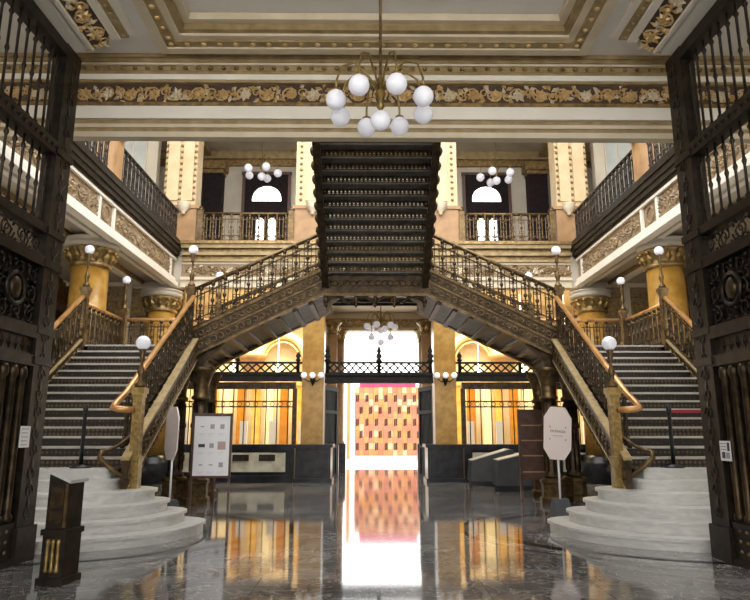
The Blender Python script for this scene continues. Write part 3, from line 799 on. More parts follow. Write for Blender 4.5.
FY = 21.0
for s in (-1, 1):
    B = lambda mb, a, b, y0, y1, z0, z1: mb.box(min(XG+s*a, XG+s*b), max(XG+s*a, XG+s*b), y0, y1, z0, z1)
    # upper gallery slab and fascia
    mb = MB().m(0); B(mb, 6.86, 10.6, 9.93, 22.2, 6.75, 8.0)
    for x0, z0, z1, k in ((6.66,6.46,6.60,1),(6.74,6.60,6.74,1),(6.76,7.36,7.44,1),(6.74,7.44,7.52,2),(6.68,7.52,7.66,2),(6.64,7.66,7.82,2),(6.60,7.82,8.0,2)):
        mb.m(k); B(mb, x0, 6.9, 9.93, 20.98, z0, z1)
    mb.m(3); B(mb, 6.84, 6.87, 9.93, 20.98, 6.74, 7.36)
    mb.m(1)
    for ya in (14.85, 15.75, 20.55): B(mb, 6.79, 6.87, ya-.06, ya+.06, 6.74, 7.36)
    # mouldings under the slab, running along it
    for x0, x1, z0, k in ((6.9,7.0,6.62,0),(7.0,7.06,6.58,4),(7.06,7.2,6.5,1),(7.2,7.3,6.58,4),(7.3,7.8,6.66,0),(7.8,7.9,6.56,4),(7.9,8.1,6.48,1)):
        mb.m(k); B(mb, x0, x1, 9.93, 20.98, z0, 6.8)
    g = struct('trim_%d' % (5 if s < 0 else 6), mb, ['grey_plaster','white','iron','frieze_tan','gold_dark'])
    fr = MB()
    u, v, n = V((0,1,0)), V((0,0,1)), V((-s,0,0))
    for ya, L in ((10.2,4.5),(15.85,4.6)): acanthus(fr, (XG+s*6.84, ya, 6.81), u, v, n, L, .48, int(ya))
    fr.ring((XG+s*6.83, 15.3, 7.05), .2, .035, u, v, 14, 5)
    fr.build('relief_frieze', ['frieze_tan','frieze_tan','tan'], g)
    # first gallery slab
    mb = MB().m(0); B(mb, 6.95, 10.6, 10.0, 22.2, 3.3, 3.55); mb.m(1); B(mb, 6.90, 7.0, 10.0, 20.9, 3.15, 3.56)
    struct('floor_gallery_%s' % SIDE[s], mb, ['grey_plaster','gold_dark'])
    # balustrades on the upper gallery
    xb = XG+s*6.74
    balustrade('gallery_balustrade', 'black iron balustrade of the %s upper gallery, near the beam' % SIDE[s], 'upper gallery balustrades', (xb, 10.2, 8.0), (xb, 14.95, 8.0), 15, 1.0, 'iron', rail='iron')
    balustrade('gallery_balustrade', 'black iron balustrade of the %s upper gallery, between stone pier and corner pilaster' % SIDE[s], 'upper gallery balustrades', (xb, 15.65, 8.0), (xb, 20.7, 8.0), 18, 1.0, 'iron', rail='iron')
    # stone pier with scroll
    t = thing('stone_pier', 'orange stone pier with a cream scroll on the %s upper gallery' % SIDE[s], 'pier', (XG+s*6.85, 15.3, 8.0), 'gallery stone piers')
    mb = MB(); B(mb, 6.6, 7.1, 15.08, 15.52, 8.0, 9.2); mb.build('shaft', 'orange_stone', t)
    mb = MB(); B(mb, 6.55, 7.15, 15.03, 15.57, 9.2, 9.3); B(mb, 6.66, 7.06, 15.1, 15.5, 9.3, 13.4)
    mb.scroll((XG+s*6.52, 15.3, 9.12), (0,1,0), (0,0,1), (-s,0,0), .17, 1.5, .05, 1, 0, 14, 5)
    mb.build('pilaster', 'cream', t)
    # far corner pilaster with dotted strips
    t = thing('corner_pilaster', 'tall cream pilaster with rows of dark studs at the far %s corner above the balcony' % SIDE[s], 'pilaster', (XG+s*6.8, FY, 8.0), 'studded upper pilasters')
    mb = MB(); B(mb, 6.18, 7.42, 20.95, 21.75, 8.0, 9.2); B(mb, 6.10, 7.5, 20.9, 21.8, 9.2, 9.32); mb.build('pedestal', 'orange_stone', t)
    mb = MB(); B(mb, 6.26, 7.36, 21.0, 21.69, 9.32, 13.28); B(mb, 6.36, 6.74, 20.93, 21.0, 9.5, 13.28); B(mb, 6.86, 7.26, 20.93, 21.0, 9.5, 13.28); mb.build('shaft', 'cream_warm', t)
    for xx in (6.32, 6.80, 7.32):
        for q in range(17): inst('stud', STUD, t, (XG+s*xx, 20.96 if xx != 6.80 else 20.98, 9.55+q*.22))
    MB().lathe((XG+s*6.6, 20.85, 8.95), [(.03,0),(.08,.05),(.07,.10),(.17,.2),(.2,.3),(.22,.38),(.24,.42)], 12).build('corbel', 'cream', t)
    # inner upper pilaster
    t = thing('upper_pilaster', 'cream studded pilaster directly beside the %s edge of the overhead central flight' % SIDE[s], 'pilaster', (XG+s*2.4, FY, 8.0), 'studded upper pilasters')
    mb = MB(); B(mb, 1.85, 2.85, 20.95, 21.75, 8.0, 9.2); B(mb, 1.80, 2.9, 20.9, 21.8, 9.2, 9.32); mb.build('pedestal', 'orange_stone', t)
    mb = MB(); B(mb, 1.9, 2.8, 21.0, 21.69, 9.32, 13.28); B(mb, 1.98, 2.45, 20.93, 21.0, 9.5, 13.28); mb.build('shaft', 'cream_warm', t)
    for q in range(17): inst('stud', STUD, t, (XG+s*2.62, 20.98, 9.55+q*.22))
    MB().lathe((XG+s*2.2, 20.85, 8.95), [(.03,0),(.08,.05),(.07,.10),(.17,.2),(.2,.3),(.22,.38),(.24,.42)], 12).build('corbel', 'cream', t)
    # far balcony balustrade
    balustrade('gallery_balustrade', 'brass-toned balustrade of the far balcony in front of the %s black window' % SIDE[s], 'upper gallery balustrades', (XG+s*2.95, 20.95, 8.02), (XG+s*6.05, 20.95, 8.02), 10, 1.0, 'mid', rail='bronze_mid')
    for xx, wh in ((2.92, 'inner'), (6.02, 'outer')):
        MB().box(XG+s*xx-.09, XG+s*xx+.09, 20.86, 21.04, 8.0, 9.12).lathe((XG+s*xx, 20.95, 9.12), [(.10,0),(.12,.04),(.06,.09),(.07,.14),(.01,.18)], 8).top('balcony_post', 'bronze_mid',
            'bronze balcony post at the %s end of the far %s balustrade' % (wh, SIDE[s]), 'post', group='far balcony posts')
    # wall beyond the corner with frosted window
    mb = MB().m(0); B(mb, 7.8, 10.6, 21.4, 21.7, 8.0, 13.6); mb.m(1); B(mb, 8.2, 9.6, 21.36, 21.4, 8.8, 13.0)
    mb.m(0)
    for q in range(4): B(mb, 8.2+q*.467-.02, 8.2+q*.467+.02, 21.33, 21.37, 8.8, 13.0)
    struct('window_%d' % (3 if s < 0 else 4), mb, ['grey_plaster','window_lit'])

mb = MB().box(-10.9, -6.2, 9.9, 28, 14.0, 14.2).box(6.2, 10.9, 9.9, 28, 14.0, 14.2).box(-6.2, 6.2, 19.0, 28, 14.0, 14.2)
struct('ceiling_court', mb, 'grey_plaster')  # unseen roof ring, added to cut the daylight falling into the court
# far facade: entablature and upper floor
mb = MB().m(0).box(-8, 8, 21.3, 26.0, 6.75, 8.0).box(-8, 8, 21.1, 21.4, 6.45, 8.0)
for z0, z1, dy, k in ((6.45,6.55,.10,1),(6.55,6.70,.06,1),(6.70,6.80,.14,1),(7.26,7.34,.05,1),(7.34,7.42,.12,2),(7.42,7.55,.05,3),(7.55,7.66,.18,2),(7.66,7.78,.12,3),(7.78,7.92,.26,2),(7.92,8.02,.32,3)):
    mb.m(k).box(-6.6+XG, 6.6+XG, 21.1-dy, 21.2, z0, z1)
mb.m(4).box(-6.6+XG, 6.6+XG, 21.07, 21.2, 6.80, 7.26)
en = struct('trim_7', mb, ['grey_plaster','cream','tan','gold_dark','frieze_tan'])
fr = MB(); acanthus(fr, (-6.5+XG, 21.07, 6.83), (1,0,0), (0,0,1), (0,-1,0), 13, .40, 11); fr.build('relief_frieze', ['gold_dark','frieze_tan','cream'], en)

# upper gallery back wall with two black windows
def wall_with_holes(name, y, x0, x1, z0, z1, holes, m, th=.3):
    """boxes around rectangular holes (sorted by x)"""
    mb = MB(); cx = x0
    for a, b, c, d in holes:
        mb.box(cx, a, y, y+th, z0, z1)
        if c > z0: mb.box(a, b, y, y+th, z0, c)
        if d < z1: mb.box(a, b, y, y+th, d, z1)
        cx = b
    mb.box(cx, x1, y, y+th, z0, z1)
    return struct(name, mb, m)
UW = [(-5.25, -3.45), (4.0, 5.8)]
wall_with_holes('wall_upper_gallery', 25.5, -10.6, 10.6, 8.0, 13.6, [(a, b, 8.4, 12.3) for a, b in UW], 'grey_plaster')
struct('ceiling_upper_gallery', MB().box(-10.6, 10.6, 21.7, 25.8, 13.3, 13.6), 'grey_plaster')
mb = MB().m(0).box(-10.6,10.6,25.2,25.5,12.95,13.3).box(-10.6,10.6,21.75,21.95,13.1,13.3).m(1).box(-10.6,10.6,25.35,25.5,12.7,12.95)
for xx in (-6.9, -2.5, 2.9, 7.3): mb.m(0).box(xx-.2, xx+.2, 21.7, 25.4, 13.05, 13.3)
struct('trim_8', mb, ['tan','gold_dark'])
for i, (a, b) in enumerate(UW):
    c = (a+b)/2; y = 25.45
    w_ = thing('window_%d' % (i+1), 'black framed upper window with white fanlight behind the %s balcony' % ('left','right')[i], 'window', (c, y, 8.4), None, kind='structure')
    mb = MB()
    mb.box(a, b, y, y+.12, 12.0, 12.3).box(a, c-.66, y, y+.12, 8.4, 12.0).box(c+.66, b, y, y+.12, 8.4, 12.0)
    mb.box(c-.66, c+.66, y, y+.12, 10.45, 11.15)
    # fanlight spandrels
    n_ = 14
    top = 11.2
    pts = [(-.66, .82)] + [(.62*cos(pi - pi*k/n_), .0 + .70*(sin(pi*k/n_)**.8)) for k in range(n_+1)] + [(.66, .82)]
    for k in range(n_):
        p, q = pts[1+k], pts[2+k]
        mb.prism([(p[0], p[1]), (q[0], q[1]), (q[0], .86), (p[0], .86)], (c, y, 11.15), (1,0,0), (0,0,1), (0,.12,0))
    mb.box(c-.66, c-.62, y, y+.12, 11.15, 12.0).box(c+.62, c+.66, y, y+.12, 11.15, 12.0)
    # two arched lights below
    mb.box(c-.07, c+.07, y, y+.12, 8.4, 10.45).box(c-.66, c-.42, y, y+.12, 8.4, 10.45).box(c+.42, c+.66, y, y+.12, 8.4, 10.45)
    for xx in (-.245, .245):
        for k in range(8):
            p = (.175*cos(pi - pi*k/8), .175*sin(pi*k/8)); q = (.175*cos(pi - pi*(k+1)/8), .175*sin(pi*(k+1)/8))
            mb.prism([p, q, (q[0], .2), (p[0], .2)], (c+xx, y, 10.27), (1,0,0), (0,0,1), (0,.12,0))
        mb.box(c+xx-.175, c+xx+.175, y+.02, y+.1, 9.0, 9.08).box(c+xx-.175, c+xx+.175, y, y+.12, 8.4, 8.55)
    mb.build('window_frame', 'black_wood', w_)
    MB().box(a-.15, b+.15, y-.1, y-.0, 12.3, 12.42).box(a-.12, a, y-.08, y, 8.4, 12.3).box(b, b+.12, y-.08, y, 8.4, 12.3).build('window_surround', 'brown_wood', w_)
    MB().box(c-.66, c+.66, y+.05, y+.06, 8.5, 12.0).build('pane', 'glass', w_)
chandelier((-4.25, 23.6, 11.65), 13.3, .62, .16, 5, 'small white-globed chandelier hanging before the left upper window', 'upper gallery chandeliers', 'globe', phase=.1)
chandelier((4.95, 23.6, 11.5), 13.3, .62, .16, 5, 'small white-globed chandelier hanging before the right upper window', 'upper gallery chandeliers', 'globe', phase=.4)
for s in (-1, 1):
    x = XG + s*6.75
    t = thing('dark_pilaster', 'dark brown marble pilaster with capital at the %s end of the upper gallery wall' % SIDE[s], 'pilaster', (x, 25.2, 8.0), 'dark upper pilasters')
    MB().box(x-.4, x+.4, 25.0, 25.49, 8.0, 12.2).build('shaft', 'black_wood', t)
    MB().box(x-.45, x+.45, 24.95, 25.49, 12.2, 12.35).box(x-.55, x+.55, 24.85, 25.49, 12.35, 12.7).build('capital', 'gold_dark', t)

# ================================================================== GROUND FLOOR FAR SIDE
XF = .30
for s in (-1, 1):
    nm = SIDE[s]
    B = lambda mb, a, b, y0, y1, z0, z1: mb.box(min(XF+s*a, XF+s*b), max(XF+s*a, XF+s*b), y0, y1, z0, z1)
    # ochre pillar on black plinth
    t = thing('marble_pillar', 'square ochre marble pillar on a black plinth on the %s of the far doorway' % nm, 'pillar', (XF+s*2.15, FY, 0), 'doorway pillars')
    mb = MB(); B(mb, 1.5, 2.72, 20.95, 22.2, 0, .12); B(mb, 1.55, 2.68, 21.0, 22.1, .12, 1.08); B(mb, 1.48, 2.74, 20.93, 22.2, 1.08, 1.18)
    B(mb, 1.62, 2.6, 20.98, 21.02, .22, .95); mb.build('plinth', 'black_marble', t)
    mb = MB(); B(mb, 1.82, 2.53, 21.1, 21.9, 1.18, 5.75); mb.build('shaft', 'ochre_deep', t)
    mb = MB().m(0); B(mb, 1.76, 2.6, 21.04, 21.96, 5.75, 5.85); B(mb, 1.82, 2.53, 21.1, 21.9, 5.85, 6.25); B(mb, 1.68, 2.68, 21.0, 22.0, 6.25, 6.45)
    for q in range(5):
        for zz in (5.86, 6.02): mb.m(1).leaf(V((XF+s*(1.9+q*.14), 21.08, zz)), V((0,-.3,1)).normalized(), V((1,0,0)), V((0,-1,0)), .22, .07, .06)
    mb.build('capital', ['gold_dark','gold'], t)
    # sconce
    t = thing('wall_sconce', 'three-globe sconce on the front of the %s ochre pillar' % nm, 'sconce', (XF+s*2.17, 21.1, 3.3), 'pillar sconces')
    xx = XF+s*2.17
    MB().lathe((xx, 21.02, 3.05), [(.01,0),(.05,.08),(.09,.2),(.06,.28),(.11,.34)], 8).build('bracket', 'iron', t)
    for dx in (-.28, 0, .28):
        MB().tube([(xx, 21.0, 3.2), (xx+dx*.5, 20.92, 3.18), (xx+dx, 20.92, 3.28)], .018, 5).build('arm', 'bronze', t)
        MB().ball((xx+dx, 20.92, 3.38), .10, 12, 8).build('globe', 'globe_far', t)
    # counter
    t = thing('marble_counter', 'low black marble counter with cream panels below the %s window grille' % nm, 'counter', (XF+s*5.2, FY, 0), 'ground floor counters')
    mb = MB(); B(mb, 2.75, 8.6, 21.1, 21.6, 0, .20); B(mb, 2.75, 8.6, 21.05, 21.7, 1.02, 1.18); B(mb, 2.75, 8.6, 21.16, 21.6, .2, 1.02)
    for xx in (2.85, 5.25, 5.75, 8.1): B(mb, xx-.12, xx+.12, 21.06, 21.2, .2, 1.02)
    mb.build('body', 'black_marble', t)
    for a, b in ((3.0, 5.1), (5.9, 7.95)):
        mb = MB(); B(mb, a, b, 21.1, 21.18, .32, .92); pn = mb.build('panel', 'cream_marble', t, 'cream marble panel')
        for q in (.28, .68):
            c = a + (b-a)*q; mb = MB(); B(mb, c-.26, c+.26, 21.07, 21.1, .66, .86)
            for k in range(6): B(mb, c-.22+k*.088-.02, c-.22+k*.088+.02, 21.055, 21.07, .68, .84)
            mb.build('vent', 'iron', pn)
    # window grille
    t = thing('window_grille', 'barred bronze grille window above the %s black counter, glowing yellow behind' % nm, 'grille', (XF+s*4.6, 21.4, 1.18), 'ground floor grilles')
    mb = MB()
    for xx in (2.78, 5.45, 7.9): B(mb, xx-.07, xx+.07, 21.32, 21.48, 1.18, 3.1)
    B(mb, 2.75, 8.0, 21.34, 21.46, 1.18, 1.28); B(mb, 2.75, 8.0, 21.3, 21.5, 3.08, 3.3)
    mb.build('frame', 'bronze', t)
    mb = MB(); B(mb, 2.8, 7.9, 21.38, 21.42, 2.48, 2.52); B(mb, 2.8, 7.9, 21.38, 21.42, 2.66, 2.70)
    for q in range(18):
        xx = 2.98 + q*.27; mb.ring((XF+s*xx, 21.4, 2.59), .07, .012, (1,0,0), (0,0,1), 8, 3)
    mb.build('crossbar', 'bronze', t)
    me = MB().lathe((0,0,0), [(.018,0),(.018,1.2),(.03,1.24),(.018,1.28),(.018,1.82)], 6).mesh('bar', 'bronze')
    for q in range(13): 
        xx = 3.0 + q*.36
        if abs(xx-5.45) > .1: inst('bar', me, t, (XF+s*xx, 21.4, 1.27))
    # latticed transom above
    t = thing('lattice_transom', 'dark iron transom with a zigzag lattice rail above the %s window grille' % nm, 'transom', (XF+s*5.0, 21.4, 3.3), 'lattice transoms')
    mb = MB(); B(mb, 2.56, 6.5, 21.25, 21.55, 3.22, 3.46); B(mb, 2.56, 6.5, 21.22, 21.58, 3.42, 3.48); mb.build('beam', 'black_iron', t)
    mb = MB(); B(mb, 2.56, 6.5, 21.37, 21.43, 3.80, 3.87); B(mb, 2.56, 6.5, 21.37, 21.43, 3.48, 3.53)
    for q in range(13):
        a = XF+s*(2.66+q*.285); b = a + s*.285
        mb.bar((a,21.4,3.53), (b,21.4,3.80), .05, .05, up=(0,1,0)); mb.bar((a,21.4,3.80), (b,21.4,3.53), .05, .05, up=(0,1,0))
    mb.build('lattice', 'black_iron', t)
    for xx in (2.70, 4.72, 6.4):
        MB().lathe((XF+s*xx, 21.4, 3.46), [(.06,0),(.05,.42),(.10,.46),(.05,.52),(.09,.60),(.05,.68),(.02,.74)], 8).build('finial', 'black_iron', t)
    # opened door grille beside doorway
    t = thing('iron_door', 'dark iron door leaf folded back on the %s side of the far doorway' % nm, 'door', (XF+s*1.90, 22.25, 0), 'far doorway leaves', rz=radians(s*15))
    keep = WLOC[t.name]; WLOC[t.name] = V((0,0,0))
    mb = MB().box(-.05,.05,0,.14,0,3.15).box(-.05,.05,1.36,1.5,0,3.15).box(-.05,.05,.14,1.36,3.0,3.15).box(-.05,.05,.14,1.36,0,.12).box(-.05,.05,.14,1.36,1.0,1.12).box(-.05,.05,.14,1.36,2.2,2.32)
    mb.box(-.02,.02,.14,1.36,.12,1.0)
    mb.build('frame', 'black_iron', t)
    for q in range(9): MB().box(-.015, .015, .19+q*.13, .25+q*.13, 1.12, 3.0).build('bar', 'black_iron', t)
    WLOC[t.name] = keep
    # inner columns of the doorway
    for k, (xx, yy, hh, lb) in enumerate(((1.78, 24.2, 5.75, 'first'), (1.72, 26.4, 5.75, 'second'))):
        x = XF+s*xx + (.17 if k else .05)
        t = thing('doorway_column', 'slim ochre column with ornate capital, %s behind the %s far pillar' % (lb, nm), 'column', (x, yy, 0), 'doorway columns')
        MB().box(x-.28, x+.28, yy-.28, yy+.28, 0, 1.1).build('plinth', 'black_marble', t)
        MB().lathe((x, yy, 1.1), [(.24,0),(.24,.06),(.20,.12),(.19,hh-1.1-.55)], 14).build('shaft', 'orange_stone', t)
        mb = MB().m(0).lathe((x, yy, hh-.55), [(.20,0),(.24,.03),(.2,.06),(.24,.3),(.34,.42),(.36,.45),(.36,.55)], 14)
        for q in range(8):
            a = 2*pi*q/8; d = V((cos(a), sin(a), 0)); mb.m(1).leaf(V((x,yy,hh-.48))+d*.22, (d*.4+V((0,0,1))).normalized(), V((-sin(a),cos(a),0)), d, .3, .08, .05)
        mb.build('capital', ['gold_dark','gold'], t)
    # lit room behind grille: back wall, onyx pilasters, arch
    mb = MB().m(0); B(mb, 2.4, 10.6, 25.2, 25.5, 0, 6.5); B(mb, 2.2, 2.4, 22.2, 25.5, 0, 6.5); B(mb, 8.5, 8.7, 21.6, 25.2, 0, 6.5)  # outer end wall is added to keep the lamp light off the galleries
    struct('wall_office_%s' % nm, mb, ['cream'])
    mb = MB().m(0); B(mb, 6.75, 10.3, 21.75, 21.95, 3.55, 6.5)
    mb.m(1)
    for z0, z1 in ((5.2,5.35),(5.5,6.0),(6.15,6.3)): B(mb, 6.75, 10.3, 21.68, 21.76, z0, z1)
    struct('wall_gallery_%s' % nm, mb, ['frieze_tan','gold_dark'])
    for q in range(9):
        xx = 3.0 + q*.52; yy = 24.2 + .25*(q % 2)
        t = thing('onyx_pilaster', ('glowing yellow','orange amber','pale cream')[q % 3] + ' stone pilaster behind the %s window grille' % nm, 'pilaster', (XF+s*xx, yy, 0), 'pilasters behind the %s grille' % nm)
        MB().box(XF+s*xx-.15, XF+s*xx+.15, yy-.12, yy+.12, 0, 3.25).build('shaft', ('onyx','amber','pale_onyx')[q % 3], t)
        MB().box(XF+s*xx-.19, XF+s*xx+.19, yy-.16, yy+.16, 3.25, 3.42).build('capital', 'gold', t)
        if q % 2 == 0:
            MB().box(XF+s*xx+.16, XF+s*xx+.42, 23.2, 23.3, 0, 1.95).top('office_panel', 'paper', 'white upright panel standing before the yellow pilasters behind the %s grille' % nm, 'panel', group='white panels behind the %s grille' % nm)
    for k, (cx, cz, R) in enumerate(((3.7, 4.1, .95), (5.9, 4.1, .95))):
        t = thing('stone_arch', 'pale gilded arch above the pilasters, seen over the %s lattice, arch nearer the %s' % (nm, ('doorway','corner')[k]), 'arch', (XF+s*cx, 24.9, 4.1), 'gilded arches')
        mb = MB().tube([(XF+s*cx + R*cos(pi*i/18), 24.95, cz + R*1.25*sin(pi*i/18)) for i in range(19)], .17, 8)
        mb.build('archivolt', 'pale_onyx', t)
        mb = MB().tube([(XF+s*cx + (R-.24)*cos(pi*i/18), 24.85, cz + (R-.24)*1.25*sin(pi*i/18)) for i in range(19)], .05, 6)
        mb.build('inner_moulding', 'gold', t)
    # ornate console leaves between the arches
    mb = MB()
    x = XF+s*4.8
    mb.lathe((x, 24.3, 3.5), [(.3,0),(.42,.15),(.3,.35),(.5,.7),(.62,.85),(.55,1.0)], 12)
    mb.top('gilded_console', 'orange_stone', 'gilded console between the arches of the %s lit room' % nm, 'console')
    for cx_ in (3.6, 5.2, 6.8):
        MB().lathe((XF+s*cx_, 23.0, 3.68), [(.05,0),(.12,.03),(.15,.1),(.10,.19),(.02,.22)], 12).tube([(XF+s*cx_, 23.0, 3.88), (XF+s*cx_, 23.0, 6.74)], .01, 5).top('ceiling_lamp', 'bulb', 'small lit pendant lamp in the %s room behind the grille' % nm, 'lamp', group='office pendants')

# doorway bay: transom, frieze, lintel
t = thing('lattice_transom', 'dark iron transom with zigzag lattice spanning the central far doorway', 'transom', (XF, 21.4, 3.2), 'lattice transoms')
mb = MB().box(XF-1.79, XF+1.79, 21.25, 21.55, 3.2, 3.44).box(XF-1.79, XF+1.79, 21.2, 21.6, 3.40, 3.47).box(XF-1.79, XF+1.79, 21.2, 21.6, 3.16, 3.22)
mb.build('beam', 'black_iron', t)
mb = MB().box(XF-1.79, XF+1.79, 21.37, 21.43, 3.80, 3.87).box(XF-1.79, XF+1.79, 21.37, 21.43, 3.47, 3.52)
for q in range(14):
    a = XF-1.76+q*.251; b = a + .251
    mb.bar((a,21.4,3.52), (b,21.4,3.80), .05, .05, up=(0,1,0)); mb.bar((a,21.4,3.80), (b,21.4,3.52), .05, .05, up=(0,1,0))
mb.build('lattice', 'black_iron', t)
for xx in (-1.72, 0, 1.72):
    MB().lathe((XF+xx, 21.4, 3.44), [(.07,0),(.05,.40),(.12,.45),(.06,.53),(.11,.62),(.05,.72),(.08,.78),(.02,.98)], 8).build('finial', 'black_iron', t)
mb = MB().m(0).box(-2.1, 2.7, 26.6, 27.0, 5.75, 6.75).box(-2.1, 2.7, 26.5, 26.62, 6.25, 6.4).m(1).box(-2.1, 2.7, 26.55, 26.62, 5.85, 6.2).m(0).box(-2.1,2.7,26.5,26.62,5.72,5.85).box(-10.6,10.6,21.6,27.0,6.5,6.76)
lt = struct('trim_9', mb, ['cream','tan'])
fr = MB(); acanthus(fr, (-2.0, 26.55, 5.88), (1,0,0), (0,0,1), (0,-1,0), 4.6, .30, 21); fr.build('frieze', ['gold','gold','cream'], lt)
wall_with_holes('wall_far', 27.0, -10.9, 10.9, 0, 8.0, [(XF-1.75, XF+2.15, 0, 5.75)], 'cream')
chandelier((XF+.12, 24.4, 5.55), 6.5, .55, .13, 6, 'small white-globed chandelier in the far doorway above the lattice', globe='globe', phase=.2, lower=((-.36,0,-.42),(.36,0,-.42),(0,-.05,-.62)))

# bright court beyond with pierced exhibition screen
def screen():
    y = 38.0; x0, x1 = -.90, 3.0; cx = (x0+x1)/2
    t = thing('exhibition_screen', 'salmon and orange panelled screen with rows of dark slots standing in the bright far court', 'screen', (cx, y, .2))
    rows, cols = 5, 14
    w = (x1-x0)/cols; z0 = .2; H = 3.95; h = (H-.5)/rows
    mb = MB(); rnd = random.Random(4)
    for c in range(cols):
        for r in range(rows*2+1):
            mb.m(rnd.choice((0,0,1,1,2))).box(x0+c*w+.012, x0+(c+1)*w-.012, y, y+.10, z0+r*H/11+.006, z0+(r+1)*H/11-.006)
    mb.m(0).box(x0, x1, y+.03, y+.2, z0, z0+H)
    mb.build('panel', ['pink','pink2','pink3'], t)
    for r in range(rows):
        for c in range(cols//2):
            xx = x0 + (2*c + .6 + (.8 if r % 2 else 0))*w; zz = z0 + .30 + r*h
            MB().box(xx-.085, xx-.01, y-.02, y+.01, zz, zz+.40).box(xx+.01, xx+.085, y-.02, y+.01, zz+.03, zz+.43).build('slot', 'slot', t)
    MB().box(x0-.2, x1+.2, y+.2, y+1.6, 0, .2).box(x0-.1, x1+.1, y-.3, y+.3, 0, .2).build('base', 'pale_ground', t)
    MB().box(x0+.3, x1-.3, y-.05, y+.15, 4.15, 4.62).top('valance', 'magenta', 'magenta banner along the top of the far slotted screen', 'banner')
    for s in (-1, 1):
        MB().box(cx+s*2.3-.1, cx+s*2.3+.1, y-.05, y+.15, 0, 4.75).top('court_post', 'pink2', 'orange post on the %s side of the far slotted screen' % SIDE[s], 'post', group='posts beside the far screen')
screen()
MB().box(-2.6, -1.95, 35.0, 35.3, 0, 1.5).top('court_board', 'black', 'dark board standing left of the far slotted screen', 'board')
struct('wall_beyond', MB().box(-16, 16, 60, 60.3, 0, 6.5), 'white')

# ================================================================== SIGNS AND LOOSE THINGS
def octagon_sign(loc, rz, label, tilt, text=True, base_rz=0.):
    x, y, z = loc
    t = thing('octagonal_sign', label, 'sign', loc, 'octagonal white signs', rz)
    WL = WLOC.pop(t.name); WLOC[t.name] = V((0,0,0))         # children in local coordinates
    MB().prism([(-.16,-.2),(.16,-.2),(.16,.2),(-.16,.2)], (0,0,0), (1,0,0), (0,1,0), (0,0,.05)).add(
        [(-.16,-.2,.05),(.16,-.2,.05),(.16,.2,.05),(-.16,.2,.05),(-.13,-.05,.36),(.13,-.05,.36),(.13,.12,.36),(-.13,.12,.36)],
        [(0,1,5,4),(1,2,6,5),(2,3,7,6),(3,0,4,7),(4,5,6,7)]).build('base', 'grey_metal', t)
    MB().tube([(0,.02,.34),(0,.02,1.3)], .022, 8).build('pole', 'white_metal', t)
    a, b, k, k2 = .27, .49, .13, .20
    poly = [(-a+k,b),(a-k,b),(a,b-k2),(a,-b+k2),(a-k,-b),(-a+k,-b),(-a,-b+k2),(-a,b-k2)]
    R = Matrix.Rotation(radians(tilt), 3, 'Y'); ux, uz = R @ V((1,0,0)), R @ V((0,0,1)); c = V((0,-.03,1.56))
    bd = MB().prism(poly, c, ux, uz, (0,.025,0)).build('board', 'sign_white', t)
    if text:
        cu = bpy.data.curves.new('lettering', 'FONT'); cu.body = 'ENTRADA'; cu.size = .066; cu.align_x = 'CENTER'; cu.extrude = .001
        tmp = bpy.data.objects.new('tmp', cu); COL.objects.link(tmp)
        dg = bpy.context.evaluated_depsgraph_get()
        me = bpy.data.meshes.new_from_object(tmp.evaluated_get(dg)); bpy.data.objects.remove(tmp)
        me.materials.clear(); me.materials.append(M['ink'])
        o = bpy.data.objects.new('lettering', me); COL.objects.link(o); o.parent = bd; WLOC[o.name] = V((0,0,0))
        o.location = c + uz*.01 + V((0,-.003,0)); o.rotation_euler = (pi/2, radians(tilt), 0)
        mb = MB()
        mb.bar(c + ux*-.10 - uz*.05 + V((0,-.002,0)), c + ux*.10 - uz*.05 + V((0,-.002,0)), .003, .012, up=(0,0,1))
        for sx in (-1,1):
            for sz in (-1,1): mb.lathe(c + ux*sx*.155 + uz*(sz*.115+.0) + V((0,-.003,-.012)), [(.015,0),(.015,.024)], 8, sy=.3)
        mb.build('fine_print', 'ink_grey', bd)
    WLOC[t.name] = WL
    return t
octagon_sign((3.56, 12.4, 0), radians(6), 'octagonal white sign on a thin pole before the right stair, facing the hall', 4)
octagon_sign((-3.70, 12.3, 0), radians(-49), 'white octagonal sign turned edge-on by the left marble steps', 2, text=False)

